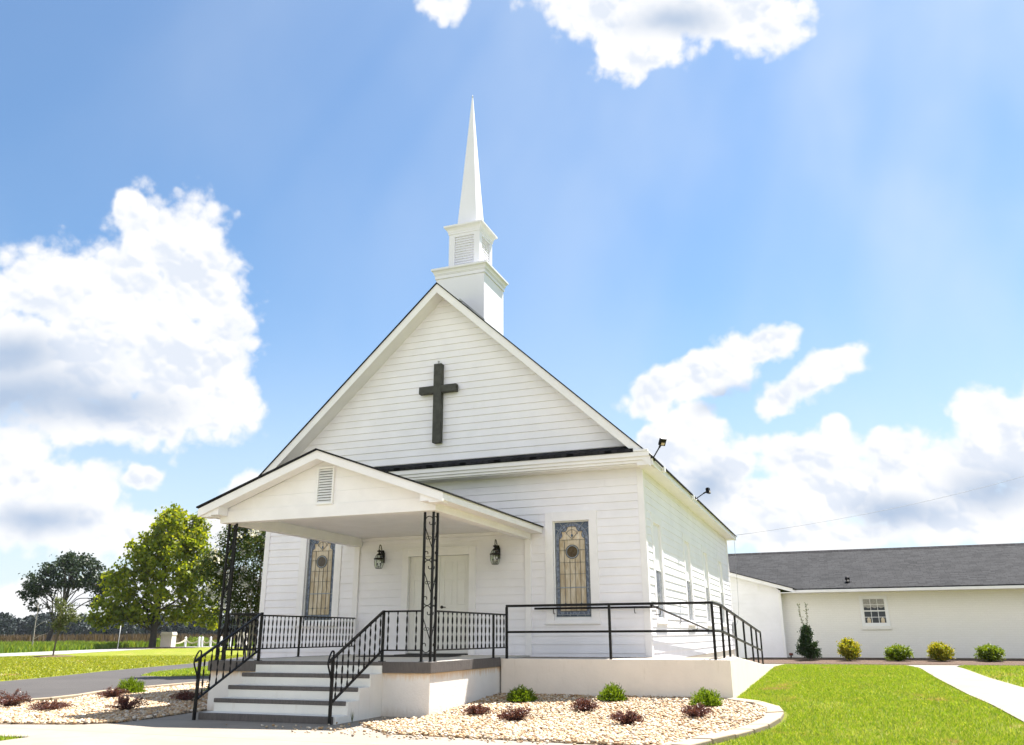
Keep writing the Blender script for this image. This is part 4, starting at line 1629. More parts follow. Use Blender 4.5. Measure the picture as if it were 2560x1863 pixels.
for dz, nm, wd in ((0, 'top_rail', .042), (ZM-ZT, 'mid_rail', .038)):
    mb = MB()
    pts = [(10.18, y, rt_(y)+dz) for y in (-1.6, -.45, 7.47)]
    for a, b in zip(pts, pts[1:]):
        mb.bar(a, b, wd, wd)
    mb.build(nm, M['black'], t_, bevel=.004)
for y in [-.45]+y_posts:
    mb = MB()
    mb.bar((10.18, y, fl_(y)-.05), (10.18, y, rt_(y)-.02), .040, .040, ref=(0, 1, 0))
    mb.build('post', M['black'], t_, bevel=.004)
# wall-mounted handrail
t_ = thing('wall_handrail', 'round handrail bracketed to the church wall above the ramp', 'handrail', (8.9, -.1, .8))
mb = MB()
mb.tube(catmull([(6.56, -.12, .865), (8.80, -.12, .860), (8.93, -.09, .856), (8.95, .05, .85), (8.95, 7.2, .445)], 5), .021, 10)
mb.build('rail', M['black'], t_)
for (x, y, z, d) in ((6.95, -.12, .865, (0, 1)), (8.55, -.12, .860, (0, 1)), (8.95, .35, .833, (-1, 0)), (8.95, 2.6, .70, (-1, 0)), (8.95, 4.9, .575, (-1, 0)), (8.95, 6.7, .47, (-1, 0))):
    mb = MB()
    mb.tube([(x, y, z-.01), (x, y, z-.085), (x+d[0]*.02, y+d[1]*.02, z-.10), (x+d[0]*.13, y+d[1]*.105, z-.10)], .007, 6)
    mb.build('bracket', M['black'], t_)

# ---- cross on the gable
cr = thing('cross', 'dark weathered wooden cross mounted on the white front gable', 'cross', (4.34, -.09, 4.4))
mb = MB()
mb.box(4.245, 4.435, -.165, -.022, 4.385, 6.20)
mb.build('upright', M['cross'], cr, bevel=.006)
mb = MB()
mb.box(3.885, 4.244, -.160, -.024, 5.525, 5.69)
mb.box(4.436, 4.795, -.160, -.024, 5.525, 5.69)
mb.build('crossbeam', M['cross'], cr, bevel=.006)
mb = MB()
mb.tube([(4.33, -.09, 6.20), (4.33, -.09, 6.245)], .016, 8)
mb.lathe([(.010, 6.243), (.024, 6.255), (.024, 6.275), (.008, 6.29)], (4.33, -.09, 0), 10)
mb.build('eye_bolt', M['galv'], cr)
mb = MB()
mb.box(4.796, 4.815, -.12, -.06, 5.59, 5.65)
mb.build('end_bracket', M['cross'], cr)

# ---- coach lanterns


def coach_lantern(label, x):
    t_ = thing('wall_lantern', label, 'lantern', (x, -.03, 1.74), 'coach lanterns beside the church doors')
    y = -.175
    mb = MB()
    mb.prism([(x-.055, -.022, 1.86), (x+.055, -.022, 1.86), (x+.055, -.022, 2.06), (x+.03, -.022, 2.13), (x-.03, -.022, 2.13), (x-.055, -.022, 2.06)], (0, -.022, 0))
    mb.build('backplate', M['bronze'], t_, bevel=.004)
    mb = MB()
    mb.tube(catmull([(x, -.04, 2.02), (x, -.07, 2.13), (x, -.11, 2.215), (x, -.15, 2.235), (x, y, 2.20), (x, y, 2.165)], 6), .009, 8)
    ring = [(x+.016*math.cos(a), y, 2.150+.016*math.sin(a)) for a in np.linspace(0, 2*math.pi, 15)]
    mb.tube(ring, .004, 6)
    mb.build('arm', M['bronze'], t_)
    mb = MB()
    mb.lathe([(.004, 2.135), (.012, 2.128), (.044, 2.11), (.05, 2.098), (.03, 2.085), (.016, 2.075), (.018, 2.06), (.045, 2.04), (.062, 2.022), (.062, 2.016)], (x, y, 0), 20)
    mb.build('cap', M['bronze'], t_)
    prof = [(.062, 2.018), (.090, 1.955)]
    low = [(.092, 1.925), (.098, 1.88), (.092, 1.82), (.075, 1.76), (.064, 1.742)]
    mb = MB()
    mb.lathe([(.088, 1.924), (.108, 1.928), (.112, 1.938), (.108, 1.952), (.09, 1.956)], (x, y, 0), 24)
    mb.lathe([(.066, 1.736), (.068, 1.742), (.064, 1.746)], (x, y, 0), 24)
    for k in range(6):
        a = k*math.pi/3+.52
        for pf in (prof, low):
            mb.tube([(x+r_*math.cos(a), y+r_*math.sin(a), z) for r_, z in pf], .0042, 6)
    mb.build('cage', M['bronze'], t_)
    mb = MB()
    for pf in (prof, low):
        for (ra, za), (rb, zb_) in zip(pf, pf[1:]):
            for k in range(6):
                a, b = k*math.pi/3+.52, (k+1)*math.pi/3+.52
                mb.face([(x+ra*math.cos(a), y+ra*math.sin(a), za), (x+ra*math.cos(b), y+ra*math.sin(b), za), (x+rb*math.cos(b), y+rb*math.sin(b), zb_), (x+rb*math.cos(a), y+rb*math.sin(a), zb_)])
    mb.build('glass', M['clear'], t_)
    mb = MB()
    mb.tube([(x, y, 1.742), (x, y, 1.80)], .006, 6)
    for s in (-1, 1):
        mb.tube(catmull([(x, y, 1.785), (x+s*.02, y, 1.78), (x+s*.038, y, 1.80), (x+s*.038, y, 1.825)], 4), .004, 6)
        mb.lathe([(.008, 1.82), (.016, 1.825), (.016, 1.85), (.01, 1.852)], (x+s*.038, y, 0), 10)
    mb.build('candle_arm', M['bronze'], t_)
    mb = MB()
    for s in (-1, 1):
        mb.lathe([(.009, 1.852), (.012, 1.87), (.007, 1.895), (.001, 1.91)], (x+s*.038, y, 0), 10)
    mb.build('bulb', M['white3'], t_)


coach_lantern('black coach lantern on the wall left of the double door', 3.065)
coach_lantern('black coach lantern on the wall right of the double door', 5.745)

# ---- floodlights on the eave


def floodlight(label, base, elbow, tip, d, plate):
    t_ = thing('floodlight', label, 'floodlight', base, 'floodlights on the church eave')
    base, elbow, tip = Vector(base), Vector(elbow), Vector(tip)
    mb = MB()
    mb.tube([base, base+Vector((0, 0, .08)) if plate else base+(tip-base)*.1, elbow], .013, 8)
    mb.build('arm', M['black'], t_)
    d = Vector(d).normalized()
    x = d.cross(Vector((0, 0, 1))).normalized()
    y = x.cross(d)
    Mx = Matrix((x, d, y)).transposed().to_4x4()
    Mx.translation = tip
    mb = MB()
    mb.box(-.062, .062, -.03, .03, -.072, .072, M=Mx)
    for k in range(6):
        xx = -.05+k*.02
        mb.box(xx-.003, xx+.003, -.05, -.031, -.06, .06, M=Mx)
    hd = mb.build('lamp_head', M['black'], t_, bevel=.004)
    mb = MB()
    mb.box(-.035, .035, .0305, .034, -.055, -.005, M=Mx)
    mb.build('lens', M['amber_pale'], t_)
    mb = MB()
    mb.tube([elbow, elbow+(tip-elbow)*.6], .02, 8)
    mb.build('knuckle', M['black'], t_)
    return t_


floodlight('black floodlight on a bent arm at the front corner of the eave', (9.118, -.30, 3.58), (9.25, -.38, 3.82), (9.325, -.42, 3.915), (.55, -.6, -.55), True)
floodlight('black floodlight on a bracket halfway along the side eave', (9.12, 5.0, 3.62), (9.34, 4.85, 3.72), (9.47, 4.77, 3.765), (.95, -.2, .12), False)
for lb, y in (('white junction box on the eave near the front floodlight', .55), ('white junction box on the eave beside the rear floodlight', 4.35)):
    t_ = thing('junction_box', lb, 'junction box', (9.09, y, 3.55), 'junction boxes on the church eave')
    mb = MB()
    mb.box(9.113, 9.175, y-.06, y+.06, 3.51, 3.61)
    mb.build('box', M['white3'], t_, bevel=.006)
    mb = MB()
    mb.tube([(9.14, y-.061, 3.56), (9.14, y-.85 if y < 1 else y-.3, 3.57)], .009, 8)
    if y > 1:
        mb.tube(catmull([(9.14, y+.061, 3.55), (9.16, y+.25, 3.53), (9.16, y+.48, 3.57), (9.13, y+.62, 3.65)], 5), .006, 6)
    mb.build('conduit', M['white3'], t_)
# overhead line and its down lead
mb = MB()
A_, B_ = Vector((9.06, 14.10, 3.66)), Vector((26.0, 26.0, 8.6))
mb.tube([A_+(B_-A_)*k/24-Vector((0, 0, .5*4*(k/24)*(1-k/24))) for k in range(25)], .007, 6)
tag(mb.build('power_line', M['wire']), 'thin overhead service wire running from the rear eave up to the right', 'wire')
mb = MB()
mb.tube(catmull([(9.06, 14.0, 3.48), (9.05, 13.98, 2.6), (9.02, 13.97, 1.3), (8.98, 13.9, .85), (8.90, 13.75, .62)], 6), .006, 6)
tag(mb.build('down_lead', M['wire']), 'thin grey cable hanging from the rear eave to the meter box', 'cable')
t_ = thing('meter_box', 'grey electrical box on the church side wall near the rear corner', 'meter box', (8.85, 13.5, .4))
mb = MB()
mb.box(8.82, 8.92, 13.38, 13.60, .38, .75)
mb.build('box', M['galv'], t_, bevel=.01)
mb = MB()
mb.tube([(8.86, 13.5, .38), (8.86, 13.5, -.35)], .018, 8)
mb.build('conduit', M['galv'], t_)
# mats
for lb, q in (('dark doormat lying right at the double door', (3.75, 5.05, -.62, -.10)), ('long dark mat on the porch floor in front of the doors', (3.55, 5.42, -1.75, -1.05))):
    mb = MB()
    mb.box(q[0], q[1], q[2], q[3], .0, .012)
    tag(mb.build('doormat', M['mat'], bevel=.004), lb, 'doormat')

# ------------------------------------------------------------------ annex
annex = thing('annex_building', 'long low white brick annex with grey shingle roof behind the church', 'building', (18, 18.3, -.5))
mb = MB()
mb.box(9.9, 32, 18.3, 27, -.9, 1.86)
mb.build('wall', M['brick'], annex)
ez_, ey_, slp, ry_ = 1.965, 17.58, .36, 22.5
rzz = ez_+slp*(ry_-ey_)
mb = MB()
pl = [(10.80, ey_), (32, ey_), (32, ry_), (6.5, ry_), (6.5, 20.4)]
poly = [(x, y, ez_+slp*(y-ey_)) for x, y in pl]
mb.prism(poly, (0, 0, -.05))
mb.prism([(6.5, ry_, rzz), (32, ry_, rzz), (32, 27.5, ez_), (6.5, 27.5, ez_)], (0, 0, -.05))
rf = mb.build('roof', M['shingle'], annex)
mb = MB()
mb.prism([(6.5, ry_-.16, rzz-.05), (6.5, ry_, rzz+.045), (6.5, ry_+.16, rzz-.05), (6.5, ry_, rzz+.02)], (25.5, 0, 0))
mb.build('ridge_cap', M['shingle2'], rf)
mb = MB()
mb.lathe([(.10, 0), (.10, .02), (.055, .03), (.055, .20), (.045, .20)], (12.65, 18.25, ez_+slp*(18.25-ey_)-.01), 16)
mb.lathe([(.085, .08), (.085, .17), (.05, .18)], (12.65, 18.25, ez_+slp*(18.25-ey_)), 16)
mb.build('vent_pipe', M['black'], rf)
mb = MB()
mb.box(10.80, 32, ey_-.012, ey_+.03, ez_-.145, ez_-.045)
mb.build('fascia', M['white'], annex, bevel=.003)
mb = MB()
mb.box(10.22, 32, ey_+.031, 18.299, ez_-.14, ez_-.115)
mb.build('soffit', M['white'], annex)
# clapboard wing at its left end
mb = MB()
wsl = (2.74-1.98)/(10.80-8.2)
wz = lambda x: 1.98+wsl*(10.80-x)
siding(mb, lambda a, z, o: (a, 17.97-o, z), 6.5, 10.14, -.5, 2.6, clip=lambda z: (6.5, min(10.14, 10.80-(z+.10-1.98)/wsl) if z > 1.9 else 10.14), expo=.165)
mb.build('wing_siding', M['siding'], annex)
mb = MB()
mb.prism([(6.5, 17.98, -.9), (10.2, 17.98, -.9), (10.2, 17.98, wz(10.2)-.22), (6.5, 17.98, wz(6.5)-.22)], (0, .318, 0))
mb.build('wing_wall', M['white'], annex)
mb = MB()
mb.box(10.12, 10.215, 17.945, 17.979, -.55, 1.85)
mb.build('corner_board', M['white'], annex, bevel=.003)
mb = MB()
mb.prism([(6.5, 17.66, wz(6.5)-.03), (10.80, 17.66, wz(10.8)-.03), (10.80, 17.66, wz(10.8)-.165), (6.5, 17.66, wz(6.5)-.165)], (0, .03, 0))
mb.build('rake_board', M['white'], annex, bevel=.003)
mb = MB()
mb.prism([(6.5, 17.691, wz(6.5)-.03), (10.78, 17.691, wz(10.8)-.03), (10.78, 17.691, wz(10.8)-.145), (6.5, 17.691, wz(6.5)-.145)], (0, .28, 0))
mb.build('rake_soffit', M['white'], annex)
mb = MB()
mb.prism([(6.5, 17.63, wz(6.5)), (10.84, 17.63, wz(10.84)), (10.84, 17.63, wz(10.84)-.028), (6.5, 17.63, wz(6.5)-.028)], (0, 2.6, 0))
mb.build('wing_roof', M['shingle2'], annex)
mb = MB()
mb.box(9.38, 9.43, 17.935, 17.955, 1.93, 2.18)
mb.build('wall_batten', M['white3'], annex)


def annex_window(x0, x1, z0, z1, detail=True):
    y = 18.3
    mb = MB()
    b = .095
    mb.box(x0-b, x0, y-.03, y+.05, z0-.09, z1+b)
    mb.box(x1, x1+b, y-.03, y+.05, z0-.09, z1+b)
    mb.box(x0+.0005, x1-.0005, y-.03, y+.05, z1, z1+b)
    mb.box(x0+.0005, x1-.0005, y-.028, y+.05, z0-.09, z0)
    o = mb.build('window', M['white3'], annex, bevel=.006)
    mb = MB()
    t = .028
    zm = (z0+z1)/2
    for q in ((x0+.001, x0+t, z0, z1), (x1-t, x1-.001, z0, z1), (x0+t, x1-t, z1-t, z1-.001), (x0+t, x1-t, z0+.001, z0+t), (x0+t, x1-t, zm-.02, zm+.02)):
        mb.box(q[0], q[1], y-.012, y+.012, q[2], q[3])
    mb.build('sash', M['white3'], o)
    mb = MB()
    for k in (1, 2):
        x = x0+t+(x1-x0-2*t)*k/3
        mb.box(x-.009, x+.009, y-.009, y+.004, z0+t, z1-t)
    for z in ((z0+t+zm-.02)/2, (z1-t+zm+.02)/2):
        mb.box(x0+t, x1-t, y-.0085, y+.0035, z-.009, z+.009)
    mb.build('muntin', M['white3'], o)
    mb = MB()
    mb.face([(x0+t, y-.002, z0+t), (x1-t, y-.002, z0+t), (x1-t, y-.002, z1-t), (x0+t, y-.002, z1-t)])
    mb.build('pane', M['pane'], o)
    mb = MB()
    n = 26
    zc = z1-t-(z1-z0)*.34
    prev = None
    for k in range(n+1):
        x = x0+t+(x1-x0-2*t)*k/n
        p = (x, y-.0045+.0018*math.sin(k*1.9), zc+.02*math.sin(k*.8))
        q = (x, y-.0045+.0018*math.sin(k*1.9), z1-t)
        if prev:
            mb.face([prev[0], p, q, prev[1]])
        prev = (p, q)
    mb.build('curtain', M['curtain'], o)
    mb = MB()
    for xx, cc in ((x0+.10, 0), (x1-.20, 0)):
        mb.box(xx, xx+.12, y-.006, y-.003, z0+.03, z0+.15)
        mb.prism([(xx-.015, y-.006, z0+.15), (xx+.135, y-.006, z0+.15), (xx+.06, y-.006, z0+.23)], (0, .003, 0))
    mb.build('paper_cutout', M['amber_pale'], o)
    mb = MB()
    mb.box(x0-b-.02, x1+b+.02, y-.06, y+.02, z0-.21, z0-.092)
    mb.build('sill', M['brick'], o, bevel=.006)


annex_window(13.06, 13.83, .70, 1.60)
annex_window(18.42, 19.2, .70, 1.60)
t_ = thing('outdoor_tap', 'small red and dark tap pipe at the annex corner above the mulch', 'tap', (10.36, 17.9, -.52))
mb = MB()
mb.tube([(10.36, 17.95, -.55), (10.36, 17.95, -.37), (10.36, 17.90, -.36)], .022, 8)
mb.build('pipe', M['black'], t_)
mb = MB()
mb.tube([(10.30, 17.93, -.37), (10.44, 17.93, -.37)], .045, 10)
mb.build('valve', M['red'], t_)

# ------------------------------------------------------------------ plants


def unit(n):
    v = rng.normal(0, 1, (n, 3))
    return v/np.linalg.norm(v, axis=1, keepdims=True)


def leaf_quads(Cn, size, aspect=.6, axis=None, jitter=.9, flat=0.0):
    """one bent diamond per leaf: centres, sizes, long axis (random unless given)"""
    n = len(Cn)
    size = np.broadcast_to(np.asarray(size, float).reshape(-1, 1), (n, 1))
    a = unit(n) if axis is None else axis+rng.normal(0, jitter, (n, 3))
    if flat:
        a[:, 2] *= 1-flat
    a /= np.linalg.norm(a, axis=1, keepdims=True)+1e-9
    b = np.cross(a, unit(n))
    b /= np.linalg.norm(b, axis=1, keepdims=True)+1e-9
    nn = np.cross(a, b)
    p0 = Cn-a*size*.5
    p2 = Cn+a*size*.5
    p1 = Cn+b*size*aspect*.5+nn*size*.08
    p3 = Cn-b*size*aspect*.5+nn*size*.08
    V = np.stack([p0, p1, p2, p3], 1).reshape(-1, 3)
    F = np.arange(4*n).reshape(-1, 4)
    return V, F


def crown_points(blobs, nclump, per, sigma, shell=(.45, 1.0)):
    """clumps of leaves inside ellipsoids (cx,cy,cz,rx,ry,rz,weight)"""
    wts = np.array([b[6] for b in blobs], float)
    wts /= wts.sum()
    ids = rng.choice(len(blobs), nclump, p=wts)
    B = np.array([b[:6] for b in blobs])[ids]
    r_ = rng.uniform(shell[0]**3, shell[1]**3, (nclump, 1))**(1/3)
    cl = B[:, :3]+unit(nclump)*r_*B[:, 3:]
    k = rng.poisson(per, nclump)+1
    P = np.repeat(cl, k, 0)
    s = np.repeat(rng.uniform(.6, 1.35, nclump), k)[:, None]*sigma
    P = P+rng.normal(0, 1, P.shape)*s*np.array([1, 1, .7])
    return P, cl


def limbs(base, forks, r0, targets, nt, sag=.1, rmin=.012, mb=None, n=8):
    """trunk from base through forks, then limbs from the forks out to some clump centres"""
    mb = mb or MB()
    pts = [Vector(base)]+[Vector(f) for f in forks]
    m_ = len(pts)
    rad = [r0*(1-.62*i/(m_-1)) for i in range(m_)]
    mb.tube(catmull(pts, 4), list(np.interp(np.linspace(0, m_-1, (m_-1)*4+1), range(m_), rad)), n)
    tg = targets[rng.choice(len(targets), min(nt, len(targets)), replace=False)]
    for q in tg:
        q = Vector(q)
        cand = [(i, p) for i, p in enumerate(pts) if i > 0 and p.z < q.z+.3] or [(1, pts[1])]
        i, p = random.choice(cand[-3:])
        mid = p.lerp(q, .5)+Vector((random.uniform(-.1, .1), random.uniform(-.1, .1), sag+random.uniform(-.05, .1)))*(q-p).length
        path = catmull([p, p.lerp(mid, .5)+Vector((0, 0, .02)), mid, q], 3)
        r1 = rad[i]*random.uniform(.18, .40)
        mb.tube(path, list(np.linspace(r1, rmin, len(path))), 6, cap=False)
    return mb


def tree(name, label, cat, base, blobs, nclump, per, sigma, leaf, lsize, aspect, barkm, forks, r0, nlimb, group=None, shell=(.45, 1.0), rmin=.012):
    t_ = thing(name, label, cat, base, group)
    P, cl = crown_points(blobs, nclump, per, sigma, shell)
    V, F = leaf_quads(P, rng.uniform(.7, 1.25, len(P))*lsize, aspect)
    np_mesh('crown', V, F, leaf, t_, loc=(0, 0, 0))
    limbs((0, 0, -.1), forks, r0, cl, nlimb, rmin=rmin).build('trunk', barkm, t_, loc=(0, 0, 0))
    return t_, cl


# maple by the road, about 15 m tall
K = 1.0
dz_ = [(1.1, 8.5, 4.0, 4.2, 10), (1.3, 12.0, 3.0, 2.4, 5), (.6, 13.6, 1.3, 1.2, 1.2), (3.2, 12.2, 1.4, 2.0, 1.6), (-1.6, 9.6, 2.2, 2.6, 3), (-3.9, 5.2, 2.0, 3.0, 4.5), (-5.0, 3.6, 1.5, 1.6, 1.6), (-4.3, 7.6, .9, 1.0, .8),
       (4.0, 7.0, 2.4, 3.2, 4), (4.9, 4.2, 1.6, 2.0, 1.8), (5.6, 2.8, .9, 1.2, .7), (.6, 4.9, 3.6, 1.3, 2), (-1.6, 3.6, 1.8, 1.0, 1.5), (2.6, 3.5, 1.8, 1.0, 1.5)]
mb_ = [(.67*d, .65*d, z*.96, r_*.93, r_*.93, q*.95, w_) for d, z, r_, q, w_ in dz_]
tree('maple_tree', 'large rounded yellow-green maple tree beside the far road', 'tree', (-52.6, 52.5, -.78), mb_, 640, 28, .34, M['maple'], .36, .85, M['bark_dark'],
     [(0, 0, 1.5), (.1, 0, 3.6), (.2, .1, 6.5), (.3, 0, 10), (.3, 0, 12.5)], .36, 46, 'trees on the left lawn')
# crape myrtle close to the church, white blossom
fb = [(.1, .05, 3.2, 1.45, 1.45, 1.4, 7), (-.5, -.45, 2.4, .95, .95, .9, 2.2), (.6, .5, 4.4, 1.1, 1.1, 1.0, 3), (1.3, 1.0, 3.4, 1.5, 1.5, 1.4, 4), (-.05, -.05, 4.8, .5, .5, .75, 1.2), (-.95, -.85, 3.3, .5, .5, .55, .9), (-.55, -.5, 4.15, .4, .4, .5, .7)]
cm, cl = tree('crape_myrtle', 'dark green crape myrtle with white blossom behind the porch railing', 'tree', (-5.1, 6.3, -.77), fb, 900, 30, .15, M['myrtle'], .095, .5, M['bark_pale'],
              [(.02, 0, .6), (.05, .05, 1.4), (.1, .1, 2.4), (.1, .1, 3.6), (.1, .1, 4.6)], .055, 60, 'trees on the left lawn', rmin=.006)
mb = MB()
for k in range(6):
    a = k*1.05
    mb.tube(catmull([(.06*math.cos(a), .06*math.sin(a), -.05), (.15*math.cos(a), .15*math.sin(a), .7), (.45*math.cos(a), .45*math.sin(a), 1.6), (.8*math.cos(a), .8*math.sin(a), 2.9)], 4), list(np.linspace(.045, .012, 13)), 7)
mb.build('stem', M['bark_pale'], cm, loc=(0, 0, 0))
sel = cl[(cl[:, 2] > 1.9) & ((cl[:, 0]*.7-cl[:, 1]*.7) > .35)]
sel = sel[rng.choice(len(sel), 80, replace=False)]
sel = sel+(sel-np.array([0.2, .1, 3.0]))*.22
P = np.repeat(sel, 26, 0)+rng.normal(0, .055, (80*26, 3))
V, F = leaf_quads(P, rng.uniform(.04, .08, len(P)), .9)
np_mesh('blossom', V, F, M['myrtle_flower'], cm, loc=(0, 0, 0))
# big dark tree far across the road
ob = [(0, 0, 17.5, 7.5, 7.5, 4.0, 8), (-5, -4, 15.0, 4.5, 4.5, 3.0, 4), (5.5, 4.3, 15.5, 4.0, 4.0, 3.2, 4), (-8, -6, 12.5, 2.6, 2.6, 1.8, 1.6), (8.2, 6.3, 13.0, 2.6, 2.6, 2.4, 1.8), (1, 0, 20.0, 4.0, 4.0, 1.9, 2.5), (6.2, 5, 10.2, 2.4, 2.4, 1.5, 1.0), (-5.5, -4.3, 9.3, 2.2, 2.2, 1.2, .8)]
ob = [(b[0]*.56+1.6, b[1]*.56+1.2, b[2]*.62, b[3]*.58, b[4]*.58, b[5]*.66, b[6]) for b in ob]
tree('shade_tree', 'tall dark umbrella-shaped tree standing alone in the far field', 'tree', (-101.3, 82.2, -.8), ob, 340, 26, .40, M['oak'], .42, .7, M['bark_dark'],
     [(.5, .4, 2.6), (1.2, .9, 5.2), (1.6, 1.1, 8.5), (1.6, 1.2, 11)], .42, 48, 'far trees', shell=(.55, 1.0), rmin=.05)
sb_ = [(.2, .2, 2.55, .62, .62, .62, 4), (.14, .14, 1.9, .42, .42, .5, 3), (.62, .6, 2.25, .36, .36, .22, 1), (-.1, -.1, 3.0, .32, .32, .35, 1)]
tree('young_tree', 'slim young tree with pale green leaves in a mulch ring by the road', 'tree', (-31.7, 22.55, -.77), sb_, 120, 18, .12, M['sapling'], .12, .5, M['bark'],
     [(.03, 0, .7), (.1, .05, 1.4), (.15, .1, 2.1), (.2, .1, 2.9)], .05, 30, 'trees on the left lawn', rmin=.008)
t_ = thing('bare_sapling', 'thin bare pale sapling standing in the tall weeds', 'tree', (-52.9, 38.9, -.77), 'trees on the left lawn')
mb = MB()
mb.tube(catmull([(0, 0, 0), (.02, 0, 1.2), (-.03, 0, 2.4), (-.05, .03, 3.6), (-.12, .02, 4.6)], 5), list(np.linspace(.055, .008, 21)), 7)
mb.build('trunk', M['bark_pale'], t_, loc=(0, 0, 0))
for z, dx, dz in ((.9, .9, .55), (1.9, .8, .6), (2.6, -.5, .5), (3.1, .5, .5), (3.5, -.35, .45)):
    mb = MB()
    mb.tube(catmull([(0, 0, z), (dx*.4, dx*.3, z+dz*.6), (dx, dx*.7, z+dz)], 5), list(np.linspace(.025, .006, 11)), 6)
    mb.build('branch', M['bark_pale'], t_, loc=(0, 0, 0))


def ring_bed(x, y, r_, label, cat):
    mb = MB()
    n = 28
    prof = [(r_, .012), (r_*.8, .07), (r_*.35, .10), (.05, .10)]
    for (ra, za), (rb, zb) in zip(prof, prof[1:]):
        for k in range(n):
            a, b = 2*math.pi*k/n, 2*math.pi*(k+1)/n
            w1, w2 = 1+.06*math.sin(3*a), 1+.06*math.sin(3*b)
            mb.face([(x+ra*w1*math.cos(a), y+ra*w1*math.sin(a), -.772+za), (x+ra*w2*math.cos(b), y+ra*w2*math.sin(b), -.772+za),
                     (x+rb*w2*math.cos(b), y+rb*w2*math.sin(b), -.772+zb), (x+rb*w1*math.cos(a), y+rb*w1*math.sin(a), -.772+zb)])
    tag(mb.build('mulch_ring', M['straw']), label, cat, 'mulch rings round the lawn trees')


ring_bed(-31.7, 22.55, 1.25, 'low brown mulch ring round the slim young tree', 'mulch ring')
ring_bed(-52.6, 52.5, 4.2, 'wide dark mulch ring under the large maple', 'mulch ring')

# gate pillars, rope fence, sign pole
FD = Vector((.83, .55, 0)).normalized()


def pillar(label, x, y, h, wd):
    t_ = thing('gate_pillar', label, 'pillar', (x, y, -.77), 'painted brick gate pillars')
    Mx = Matrix.Rotation(R(20), 4, 'Z')
    mb = MB()
    mb.box(-wd/2, wd/2, -wd/2, wd/2, -.05, h*.80, M=Mx)
    mb.build('shaft', M['stucco2'], t_, bevel=.01, loc=(0, 0, 0))
    mb = MB()
    k = wd/2+.05
    mb.box(-k, k, -k, k, h*.80, h*.93, M=Mx)
    mb.box(-k*.93, k*.93, -k*.93, k*.93, h*.93, h, M=Mx)
    mb.build('capstone', M['stucco2'], t_, bevel=.012, loc=(0, 0, 0))


pillar('painted brick gate pillar beside the maple trunk', -53.4, 55.5, 1.55, 1.15)
pillar('painted brick gate pillar seen through the left stair railing', -50.6, 63.9, 1.55, 1.0)
posts = [(-55.2, 60.1), (-53.9, 60.75), (-53.6, 60.9), (-52.8, 61.3), (-51.75, 61.75), (-50.9, 62.2)]
plab = ['nearest the maple pillar', 'of the close pair, on its maple side', 'of the close pair, on its church side', 'third along toward the church', 'seen between the porch column bars', 'closest to the far pillar']
for (x, y), lb in zip(posts, plab):
    mb = MB()
    mb.box(-.085, .085, -.085, .085, -.05, .98)
    mb.prism([(-.10, -.10, .98), (.10, -.10, .98), (.10, .10, .98), (-.10, .10, .98)], (0, 0, .03))
    for k in range(1):
        mb.lathe([(.11, 1.01), (.02, 1.08)], (0, 0, 0), 4, smooth=False, phase=math.pi/4)
    tag(mb.build('fence_post', M['white3'], loc=(x, y, -.77)), 'white rope fence post '+lb, 'fence post', 'white posts of the rope fence')
allp = [(-53.4, 55.5)]+posts
rl = ['between the maple pillar and the first post', 'between the first post and the close pair', None, 'between the close pair and the next post', 'behind the left porch column', 'in the last gap before the far pillar']
for (a, b), lb in zip(zip(allp, allp[1:]), rl):
    if lb is None:
        continue
    a_, b_ = Vector((a[0], a[1], .08)), Vector((b[0], b[1], .08))
    for dz, sg in ((0, .42),):
        mb = MB()
        mb.tube([a_.lerp(b_, k/12)-Vector((0, 0, sg*4*(k/12)*(1-k/12))) for k in range(13)], .032, 6)
        mb.tube([a_.lerp(b_, k/12)-Vector((0, 0, .16+(sg*.75)*4*(k/12)*(1-k/12))) for k in range(13)], .028, 6)
        tag(mb.build('fence_rope', M['rope']), 'pale double rope hanging '+lb, 'rope', 'ropes of the rope fence')
t_ = thing('sign_pole', 'thin grey metal sign pole at the far edge of the road', 'pole', (-50.5, 46.0, -.77))
mb = MB()
mb.tube([(0, 0, -.05), (.02, 0, 2.1)], .032, 8)
mb.build('pole', M['galv'], t_, loc=(0, 0, 0))
mb = MB()
mb.box(-.05, .05, -.05, .05, -.03, .06)
mb.build('base', M['galv'], t_, loc=(0, 0, 0))

# far wood: one dark mass of trees along the horizon
n = 420
tx = rng.uniform(0, 1, n)
bx = -352+tx*190
by = 216+tx*130+rng.uniform(-14, 22, n)
bx = bx+rng.uniform(-3, 3, n)
hts = rng.uniform(7.8, 10.2, n)*(1+.10*np.sin(tx*30))
P = []
for x, y, h in zip(bx, by, hts):
    k = 170
    u = unit(k)*rng.uniform(.5, 1, (k, 1))**.5
    wv_ = rng.uniform(2.2, 3.8)
    P.append(np.stack([x+u[:, 0]*wv_, y+u[:, 1]*wv_, -.7+h*.52+u[:, 2]*h*.5], 1))
P = np.concatenate(P)
V, F = leaf_quads(P, rng.uniform(.9, 2.0, len(P)), .8)
tag(np_mesh('forest', V, F, M['wood']), 'dark line of distant woodland along the left horizon', 'wood', kind='stuff')


